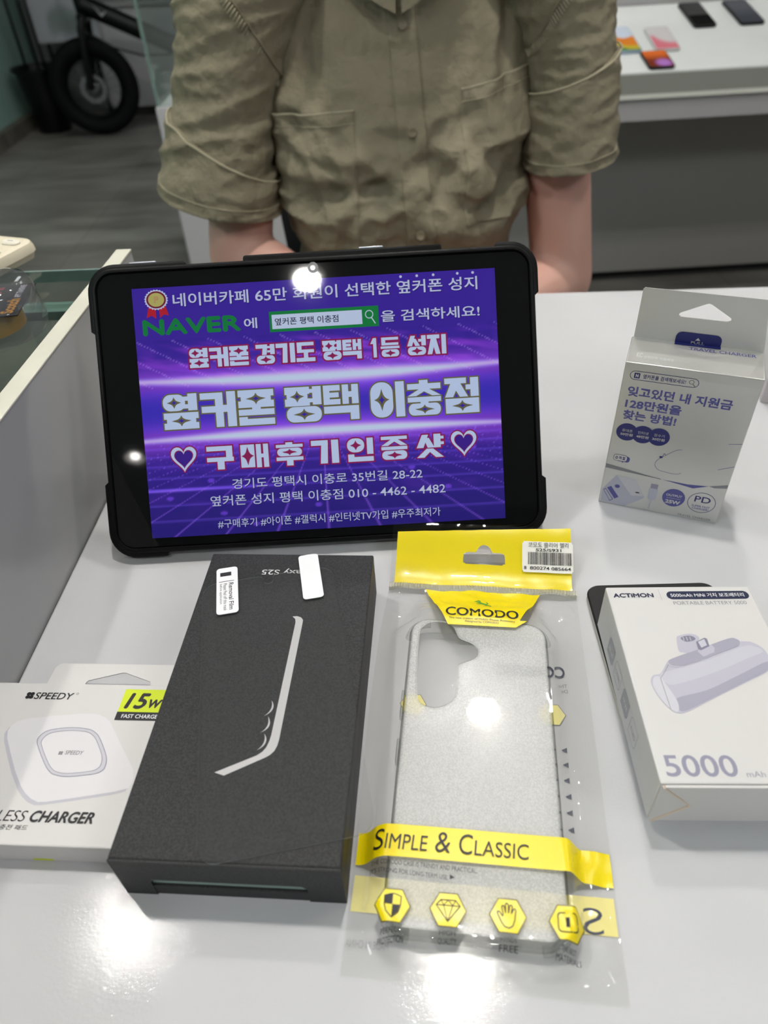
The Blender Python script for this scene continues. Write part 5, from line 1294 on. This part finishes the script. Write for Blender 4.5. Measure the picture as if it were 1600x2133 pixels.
# ------------------------------------------------------------------ the seated person
PX, PY = .045, .96
pt = thing('person', 'seated person in a short-sleeved khaki shirt behind the counter, hands out of sight', 'person', (PX, PY, FZ))
PO = (PX, PY, FZ)
def cap(bm, a, b, ra, rb, n=14, m=9):
    a = Vector(a); b = Vector(b); d = b - a
    L = d.length; d.normalize(); e1 = d.orthogonal().normalized(); e2 = d.cross(e1)
    prof = []
    for k in range(m): th = PI / 2 * (1 - k / (m - 1)); prof.append((-ra * math.sin(th), ra * math.cos(th)))
    for k in range(1, 6): f = k / 6; prof.append((L * f, ra + (rb - ra) * f))
    for k in range(m): th = PI / 2 * k / (m - 1); prof.append((L + rb * math.sin(th), rb * math.cos(th)))
    rows = [[bm.verts.new(a + d * h + (e1 * math.cos(2 * PI * j / n) + e2 * math.sin(2 * PI * j / n)) * max(r, 1e-4)) for j in range(n)] for h, r in prof]
    for r0, r1 in zip(rows, rows[1:]):
        for j in range(n): bm.faces.new((r0[j], r0[(j + 1) % n], r1[(j + 1) % n], r1[j]))
    bm.faces.new(rows[0][::-1]); bm.faces.new(rows[-1])
def ell(bm, c_, r, rot=None):
    M_ = Matrix.Translation(Vector(c_)) @ (rot.to_4x4() if rot else Matrix.Identity(4)) @ Matrix.Diagonal((r[0], r[1], r[2], 1))
    bmesh.ops.create_uvsphere(bm, u_segments=24, v_segments=16, radius=1, matrix=M_)
def remesh(bm, name, voxel, m, smooth_it=4, parent=None, origin=PO):
    me = bpy.data.meshes.new('tmp_src'); bmesh.ops.recalc_face_normals(bm, faces=bm.faces[:]); bm.to_mesh(me); bm.free()
    ob = bpy.data.objects.new('tmp_src', me); COL.objects.link(ob)
    md = ob.modifiers.new('r', 'REMESH'); md.mode = 'VOXEL'; md.voxel_size = voxel
    sm = ob.modifiers.new('s', 'SMOOTH'); sm.iterations = smooth_it; sm.factor = .5
    dg = bpy.context.evaluated_depsgraph_get(); dg.update()
    m2 = bpy.data.meshes.new_from_object(ob.evaluated_get(dg)); bpy.data.objects.remove(ob); bpy.data.meshes.remove(me)
    m2.name = name; m2.materials.clear(); m2.materials.append(m)
    for v in m2.vertices: v.co = v.co - Vector(origin)
    m2.polygons.foreach_set('use_smooth', [True] * len(m2.polygons)); m2.update()
    o = bpy.data.objects.new(name, m2); COL.objects.link(o); o.parent = parent; return o
bm = bmesh.new()
# trunk core, neck
ell(bm, (.045, .975, .06), (.115, .085, .20)); ell(bm, (.045, .985, -.20), (.135, .10, .11))
cap(bm, (.045, 1.0, .20), (.045, .915, .345), .058, .053)
ell(bm, (.045, .985, .205), (.15, .06, .045))
# head
hc_ = Vector((.045, .872, .425))
ell(bm, hc_ + Vector((0, .012, .018)), (.076, .094, .092)); ell(bm, hc_ + Vector((0, -.022, -.045)), (.058, .066, .066)); ell(bm, hc_ + Vector((0, -.062, -.098)), (.030, .026, .022))
cap(bm, hc_ + Vector((0, -.086, .004)), hc_ + Vector((0, -.102, -.030)), .0080, .0112)
for sx in (-1, 1):
    ell(bm, hc_ + Vector((sx * .010, -.087, -.034)), (.0075, .0085, .0065)); ell(bm, hc_ + Vector((sx * .036, -.066, -.028)), (.022, .018, .022))
    cap(bm, hc_ + Vector((sx * .014, -.080, .019)), hc_ + Vector((sx * .044, -.072, .016)), .0085, .007)
    cap(bm, hc_ + Vector((sx * .020, -.0805, .0075)), hc_ + Vector((sx * .041, -.0745, .0065)), .0075, .0070)
    cap(bm, hc_ + Vector((sx * .020, -.0775, -.0095)), hc_ + Vector((sx * .040, -.0715, -.0095)), .0068, .0065)
    ell(bm, hc_ + Vector((sx * .078, .012, -.010)), (.008, .018, .029))
cap(bm, hc_ + Vector((-.018, -.080, -.062)), hc_ + Vector((.018, -.080, -.062)), .0070, .0070); cap(bm, hc_ + Vector((-.015, -.079, -.073)), hc_ + Vector((.015, -.079, -.073)), .0078, .0078)
# arms
ARMS = [((-.125, .935, .172), (-.156, .872, -.036), (-.015, .775, -.098)), ((.216, .935, .172), (.246, .882, -.095), (.118, .772, -.098))]
for sh_, el_, wr_ in ARMS:
    cap(bm, sh_, el_, .041, .0385); 
    mid = Vector(el_).lerp(Vector(wr_), .3); cap(bm, el_, mid, .037, .037); cap(bm, mid, wr_, .037, .024)
# hands resting on the thighs: palm, four fingers of different length, thumb
for sx, wr_ in ((-1, ARMS[0][2]), (1, ARMS[1][2])):
    w0 = Vector(wr_); f = Vector((-.18 * sx * -1 * -1, -1, -.10)).normalized(); side = Vector((1, 0, 0)); upv = Vector((0, 0, 1))
    pc = w0 + f * .045
    cap(bm, w0, w0 + f * .03, .023, .022)
    for k in range(4):
        o_ = side * ((k - 1.5) * .0185); cap(bm, w0 + f * .02 + o_ * .6, w0 + f * .082 + o_, .0145, .0115)
        ln = (.060, .070, .066, .050)[k if sx > 0 else 3 - k]
        b1_ = w0 + f * .085 + o_; b2_ = b1_ + (f * .9 + Vector((0, 0, -.32))).normalized() * ln * .5; b3_ = b2_ + (f * .7 + Vector((0, 0, -.75))).normalized() * ln * .5
        cap(bm, b1_, b2_, .0092, .0085); cap(bm, b2_, b3_, .0085, .0072)
    tb_ = w0 + f * .03 - side * sx * .024; t1_ = tb_ - side * sx * .022 + f * .026; t2_ = t1_ + f * .030 - side * sx * .004
    cap(bm, w0 + f * .012 - side * sx * .008, tb_, .016, .013); cap(bm, tb_, t1_, .0125, .0105); cap(bm, t1_, t2_, .0105, .0085)
# lower legs (inside trousers)
for sx in (-1, 1):
    cap(bm, (.045 + sx * .09, .98, -.215), (.045 + sx * .11, .64, -.205), .065, .045); cap(bm, (.045 + sx * .11, .62, -.22), (.045 + sx * .11, .66, -.66), .042, .034)
    cap(bm, (.045 + sx * .11, .66, -.69), (.045 + sx * .12, .55, -.705), .028, .022)
body = remesh(bm, 'body', .0042, M_skin, 5, pt)
# trousers
bm = bmesh.new(); ell(bm, (.045, .985, -.21), (.165, .125, .115))
for sx in (-1, 1):
    cap(bm, (.045 + sx * .085, .97, -.205), (.045 + sx * .115, .64, -.205), .088, .068); cap(bm, (.045 + sx * .115, .625, -.215), (.045 + sx * .115, .665, -.655), .066, .052)
remesh(bm, 'trousers', .009, M_trousers, 4, pt)
for sx in (-1, 1):
    bm = bmesh.new(); cap(bm, (.045 + sx * .115, .70, -.700), (.045 + sx * .125, .50, -.702), .038, .036); cap(bm, (.045 + sx * .115, .68, -.695), (.045 + sx * .115, .675, -.66), .042, .040); remesh(bm, 'shoe', .007, M_shoe, 3, pt)
# hair, eyes
bm = bmesh.new(); ell(bm, hc_ + Vector((0, .020, .036)), (.086, .103, .088)); ell(bm, hc_ + Vector((0, .055, -.01)), (.078, .060, .08))
bmesh.ops.bisect_plane(bm, geom=bm.verts[:] + bm.edges[:] + bm.faces[:], plane_co=hc_ + Vector((0, -.062, .026)), plane_no=Vector((0, -1, -.55)).normalized(), clear_outer=True)
hg = [e_ for e_ in bm.edges if e_.is_boundary]; bmesh.ops.holes_fill(bm, edges=hg)
remesh(bm, 'hair', .006, M_hair, 3, pt)
for sx in (-1, 1):
    q = MB(); bm = bmesh.new(); bmesh.ops.create_uvsphere(bm, u_segments=16, v_segments=10, radius=.0100, matrix=Matrix.Translation(hc_ + Vector((sx * .030, -.0735, -.001)))); q.bm(bm, M_sticker)
    bm = bmesh.new(); bmesh.ops.create_uvsphere(bm, u_segments=12, v_segments=8, radius=.0050, matrix=Matrix.Translation(hc_ + Vector((sx * .030, -.0795, -.0035)))); q.bm(bm, M_ink); q.build('eye', pt, PO)

# ---- shirt
NEX = 2.5
SEC = [(-.26, .150, .125, .965), (-.20, .145, .122, .958), (-.08, .120, .120, .936), (-.03, .128, .122, .936), (0.02, .145, .122, .942), (.07, .156, .118, .954), (.12, .166, .112, .970), (.17, .170, .105, .987), (.21, .163, .097, 1.0), (.24, .132, .086, 1.006), (.262, .098, .074, 1.004), (.282, .072, .064, 1.0)]
def sec(z):
    if z <= SEC[0][0]: return SEC[0][1:]
    for a, b in zip(SEC, SEC[1:]):
        if z <= b[0]:
            u = (z - a[0]) / (b[0] - a[0]); u = u * u * (3 - 2 * u) * .5 + u * .5; return tuple(a[i] + (b[i] - a[i]) * u for i in (1, 2, 3))
    return SEC[-1][1:]
# creases seen on the front, (x, z) end points, width, height (metres; negative = hollow)
FOLDS = [
 ((.128, .118), (.170, .050), .010, .0060), ((.112, .100), (.150, .030), .008, -.0050), ((.095, .070), (.150, .020), .014, .0065), ((.075, .045), (.120, .030), .011, .0060),
 ((.100, .035), (.150, .012), .013, -.0075), ((.060, .005), (.110, -.005), .012, .0060), ((.070, .090), (.105, .060), .010, .0050), ((.050, .060), (.090, .075), .008, -.0045),
 ((.065, .020), (.095, .055), .009, -.0045), ((.125, .005), (.165, .045), .012, -.0060), ((.120, -.015), (.165, .005), .014, .0070),
 ((-.085, .060), (-.020, .050), .010, .0045), ((-.060, .085), (.000, .065), .009, .0035), ((-.050, .030), (.005, .050), .012, -.0070), ((-.030, .010), (.030, .020), .012, .0060), ((-.070, .010), (-.010, -.010), .013, .0055),
 ((-.020, -.012), (.030, -.020), .010, -.0050), ((.000, .075), (.040, .040), .008, .0045), ((.020, .095), (.045, .080), .007, -.003), ((.040, -.010), (.080, -.030), .010, -.0045),
 ((-.085, .110), (-.060, .200), .010, .0045), ((-.070, .105), (-.040, .215), .010, -.0040), ((.140, .13), (.150, .21), .006, .0040), ((.155, .12), (.160, .20), .005, -.004), ((-.02, .12), (-.01, .20), .014, .003),
 ((-.090, .125), (-.030, .108), .008, .005), ((.090, .115), (.060, .085), .009, .004), ((-.04, -.03), (.03, -.04), .012, .005), ((.08, -.02), (.15, -.04), .012, -.005)]
def Wf(x, z):
    m = .30 + .70 * (1 - sstep(.07, .15, z))
    qv = Vector((x * 15 + 4, z * 19, 1.7)); wv = Vector((noise.noise(qv * .8), noise.noise(qv * .8 + Vector((9, 2, 0))), 0)) * .8
    r1 = 1 - abs(noise.noise(qv + wv)) * 2; r2_ = 1 - abs(noise.noise(qv * 2.1 + wv * 1.3 + Vector((3, 3, 3)))) * 2
    h = m * (.0085 * max(r1, -.2) + .0050 * r2_) + .0011 * noise.noise(Vector((x * 70, z * 70, 4))) * (1 - abs(noise.noise(Vector((x * 40, z * 40, 9))))) 
    for (a, b, wd, am) in FOLDS:
        dx, dz_ = b[0] - a[0], b[1] - a[1]; L2 = dx * dx + dz_ * dz_
        t_ = ((x - a[0]) * dx + (z - a[1]) * dz_) / L2; tt = min(max(t_, 0), 1)
        d2_ = (x - a[0] - dx * tt) ** 2 + (z - a[1] - dz_ * tt) ** 2
        if d2_ < (3 * wd) ** 2: h += 1.35 * am * math.exp(-d2_ / (wd * wd)) * (.45 + .55 * math.sin(PI * min(max(tt, .12), .88)))
    return h
def torso(th, z, off=0.0):
    a, b, cy_ = sec(z); ct, st = math.cos(th), math.sin(th)
    x = a * math.copysign(abs(ct) ** (2 / NEX), ct); y = b * math.copysign(abs(st) ** (2 / NEX), st)
    n_ = Vector((math.copysign(abs(x / a) ** (NEX - 1) / a, x), math.copysign(abs(y / b) ** (NEX - 1) / b, y), 0)).normalized()
    p_ = Vector((.045 + x, cy_ + y, z)); return p_ + n_ * (Wf(p_.x, z) * (1.0 if st < .2 else .6) + off)
def front(x, z, off=0.0):
    a, b, cy_ = sec(z); u = min(abs((x - .045) / a), .995)
    th = -math.acos(max(min(math.copysign(u ** (NEX / 2), x - .045), 1), -1)); return torso(th, z, off)
q = MB(); nth, nz = 300, 190
rg = []
for k in range(nz + 1):
    z = -.26 + .542 * k / nz
    rg.append([torso(2 * PI * j / nth, z) for j in range(nth)])
q.rings(rg, M_shirt, (False, False), True); shirt = q.build('shirt', pt, PO, sharp=180)
def patch(name, x0f, x1f, z0, z1, nx, nz, off, m, parent, thick=.0016):
    q = MB(); vs = []; fs = []
    for k in range(nz + 1):
        z = z0 + (z1 - z0) * k / nz
        for i in range(nx + 1):
            x = x0f(z) + (x1f(z) - x0f(z)) * i / nx
            ed = (i in (0, nx)) or (k in (0, nz)); vs.append(front(x, z, off if not ed else 0.0002))
    for k in range(nz):
        for i in range(nx): a = k * (nx + 1) + i; fs.append((a, a + 1, a + nx + 2, a + nx + 1))
    q.add(vs, fs, m, True); return q.build(name, parent, PO, sharp=50)
plx = lambda z: .036 + (.20 - z) * .055
patch('placket', lambda z: plx(z) - .004, lambda z: plx(z) + .028, -.25, .232, 16, 150, .0030, M_shirt, shirt)
def pocket(x0, x1, zt0, zt1, zb):
    q = MB(); vs = []; fs = []; nx, nz = 46, 60
    for k in range(nz + 1):
        for i in range(nx + 1):
            u = i / nx; v = k / nz; x = x0 + (x1 - x0) * u; zt = zt0 + (zt1 - zt0) * u; z = zb + (zt - zb) * v
            ed = min(i, nx - i) == 0 or k == 0
            gape = .0035 * math.sin(PI * u) * sstep(.8, 1, v)
            vs.append(front(x, z, (.0004 if ed else .0030) + gape))
    for k in range(nz):
        for i in range(nx): a = k * (nx + 1) + i; fs.append((a, a + 1, a + nx + 2, a + nx + 1))
    q.add(vs, fs, M_shirt, True)
    q.tube([front(x0 + (x1 - x0) * i / 40, zt0 + (zt1 - zt0) * i / 40, .0030 + .0035 * math.sin(PI * i / 40)) for i in range(41)], .0011, M_thread, 6)
    for zz in (.011,): q.tube([front(x0 + (x1 - x0) * i / 40, zt0 + (zt1 - zt0) * i / 40 - zz, .0034 + .0020 * math.sin(PI * i / 40)) for i in range(41)], .0004, M_thread, 5)
    return q.build('chest_pocket', shirt, PO, sharp=60)
pocket(-.093, -.006, .112, .116, -.02); pocket(.108, .183, .128, .142, .0)
for zb_ in (.185, .094, -.004, -.10):
    p_ = front(plx(zb_) + .012, zb_, .0046); q = MB()
    M_ = Matrix.Translation(p_) @ Matrix.Rotation(PI / 2 - .32, 4, 'X')
    q.lathe([(.0001, .0026), (.0026, .0022), (.0042, .0030), (.0050, .0022), (.0050, .0004), (.0046, 0)], mat('shirt_button', lin(128, 118, 96), .35) if 'shirt_button' not in MATS else MATS['shirt_button'], 22, M_)
    q.build('button', shirt, PO)
# collar: stand around the neck and two leaves
q = MB()
def collar(sgn):
    vs = []; fs = []; nu, nv = 26, 10
    for i in range(nu + 1):
        u = i / nu; th = -PI / 2 + sgn * (.0 + PI * u)
        for j in range(nv + 1):
            v = j / nv
            inner = Vector((.045 + .066 * math.cos(th), .990 + .070 * math.sin(th), .262 + .045 * sstep(0, .6, u)))
            if u < .25: inner.y -= .006 * (1 - u * 4)
            drop = .046 - .006 * min(u * 2, 1) + .022 * (1 - min(u * 5, 1))
            out_ = Vector((.045 + (.066 + .034) * math.cos(th) + sgn * .003 * (1 - min(u * 5, 1)), .988 + (.066 + .048) * math.sin(th), .264 + .044 * sstep(0, .6, u) - drop))
            p_ = inner.lerp(out_, v); p_.z += .012 * math.sin(PI * v)
            vs.append(p_)
    for i in range(nu):
        for j in range(nv): a = i * (nv + 1) + j; fs.append((a, a + 1, a + nv + 2, a + nv + 1))
    q.add(vs, fs, M_shirt, True)
collar(1); collar(-1); q.build('collar', shirt, PO, sharp=60)
# sleeves
def sleeve(keys, cuff0, tilt, seed, sgn):
    """keys: (cx, cy, cz, rx, ry) from shoulder to hem; sgn -1 = left in the picture; cuff0 = (inner, outer) start of the turned-up cuff"""
    def at(t_):
        f = t_ * (len(keys) - 1); i = min(int(f), len(keys) - 2); u = f - i
        p0, p1, p2, p3 = keys[max(i - 1, 0)], keys[i], keys[i + 1], keys[min(i + 2, len(keys) - 1)]
        return [.5 * (2 * p1[k] + (p2[k] - p0[k]) * u + (2 * p0[k] - 5 * p1[k] + 4 * p2[k] - p3[k]) * u * u + (3 * p1[k] - p0[k] - 3 * p2[k] + p3[k]) * u ** 3) for k in range(5)]
    def pnt(t_, a, off=0.0):
        cx, cy, cz_, rx, ry = at(t_); o = math.cos(a) * sgn       # outward when o > 0
        x = cx + rx * math.cos(a); y = cy + ry * math.sin(a); z = cz_ + tilt * o * sstep(.1, .6, t_)
        sl = t_ * 9
        w1 = 1 - 2 * abs(noise.noise(Vector((a * 1.1 + sl * .8, sl * 1.25 - a * .5 * sgn, seed)))); w2 = noise.noise(Vector((a * 3.5, sl * 3.2, seed + 5)))
        h = .0046 * w1 * sstep(.05, .3, t_) * (1 - .45 * sstep(.85, 1, t_)) + .0018 * w2
        if -.02 < t_ - .20 < .0: h += .0016
        n_ = Vector((math.cos(a), math.sin(a), .15)).normalized(); return Vector((x, y, z)) + n_ * (h + off)
    q = MB(); nt_, na = 110, 130
    q.rings([[pnt(k / nt_, 2 * PI * j / na) for j in range(na)] for k in range(nt_ + 1)] + [[pnt(1 - k * .012, 2 * PI * j / na, -.004) for j in range(na)] for k in range(1, 8)], M_shirt, (False, False), True)
    # armhole seam slanting over the front of the shoulder, with short gathered stitches
    def ts(a): return .10 + .44 * (.5 - .5 * math.cos(a) * sgn)
    for k in range(60):
        a = -PI * (.10 + .80 * k / 59)
        q.tube([pnt(ts(a) + .006, a, .0020), pnt(ts(a) + .032, a + .05 * sgn, .0018)], .0006, M_thread, 5)
    q.tube([pnt(ts(2 * PI * j / 90), 2 * PI * j / 90, .0012) for j in range(91)], .0013, M_shirt, 6)
    sv = q.build('sleeve', shirt, PO, sharp=180)
    q = MB()
    def tc0(a): return cuff0[0] + (cuff0[1] - cuff0[0]) * (.5 + .5 * math.cos(a) * sgn)
    rows = []
    for k in range(31):
        f = k / 30; row = []
        for j in range(na):
            a = 2 * PI * j / na; t_ = tc0(a) + (1.012 - tc0(a)) * f; row.append(pnt(min(t_, 1.012), a, .0005 if k == 0 else (.0052 if k < 30 else .0046)))
        rows.append(row)
    rows.append([pnt(1.008, 2 * PI * j / na, -.002) for j in range(na)])
    q.rings(rows, M_shirt, (False, False), True)
    q.tube([pnt(tc0(2 * PI * j / 90) + .004, 2 * PI * j / 90, .0050) for j in range(91)], .0011, M_thread, 6)
    q.tube([pnt(.945, 2 * PI * j / 90, .0056) for j in range(91)], .0005, M_thread, 5)
    q.build('cuff', sv, None if False else PO, sharp=60)
    return sv
sleeve([(-.020, .992, .232, .030, .042), (-.105, .938, .228, .066, .072), (-.134, .922, .165, .056, .070), (-.153, .908, .095, .056, .069), (-.171, .890, .025, .064, .071)], (.86, .74), .018, 1.3, -1)
sleeve([(.110, .992, .232, .030, .042), (.200, .938, .228, .062, .072), (.228, .922, .170, .047, .068), (.236, .908, .110, .044, .067), (.239, .892, .048, .047, .068)], (.70, .60), .008, 8.1, 1)
for o in bpy.data.objects:
    if o.name.startswith('cuff') and o.parent: pass
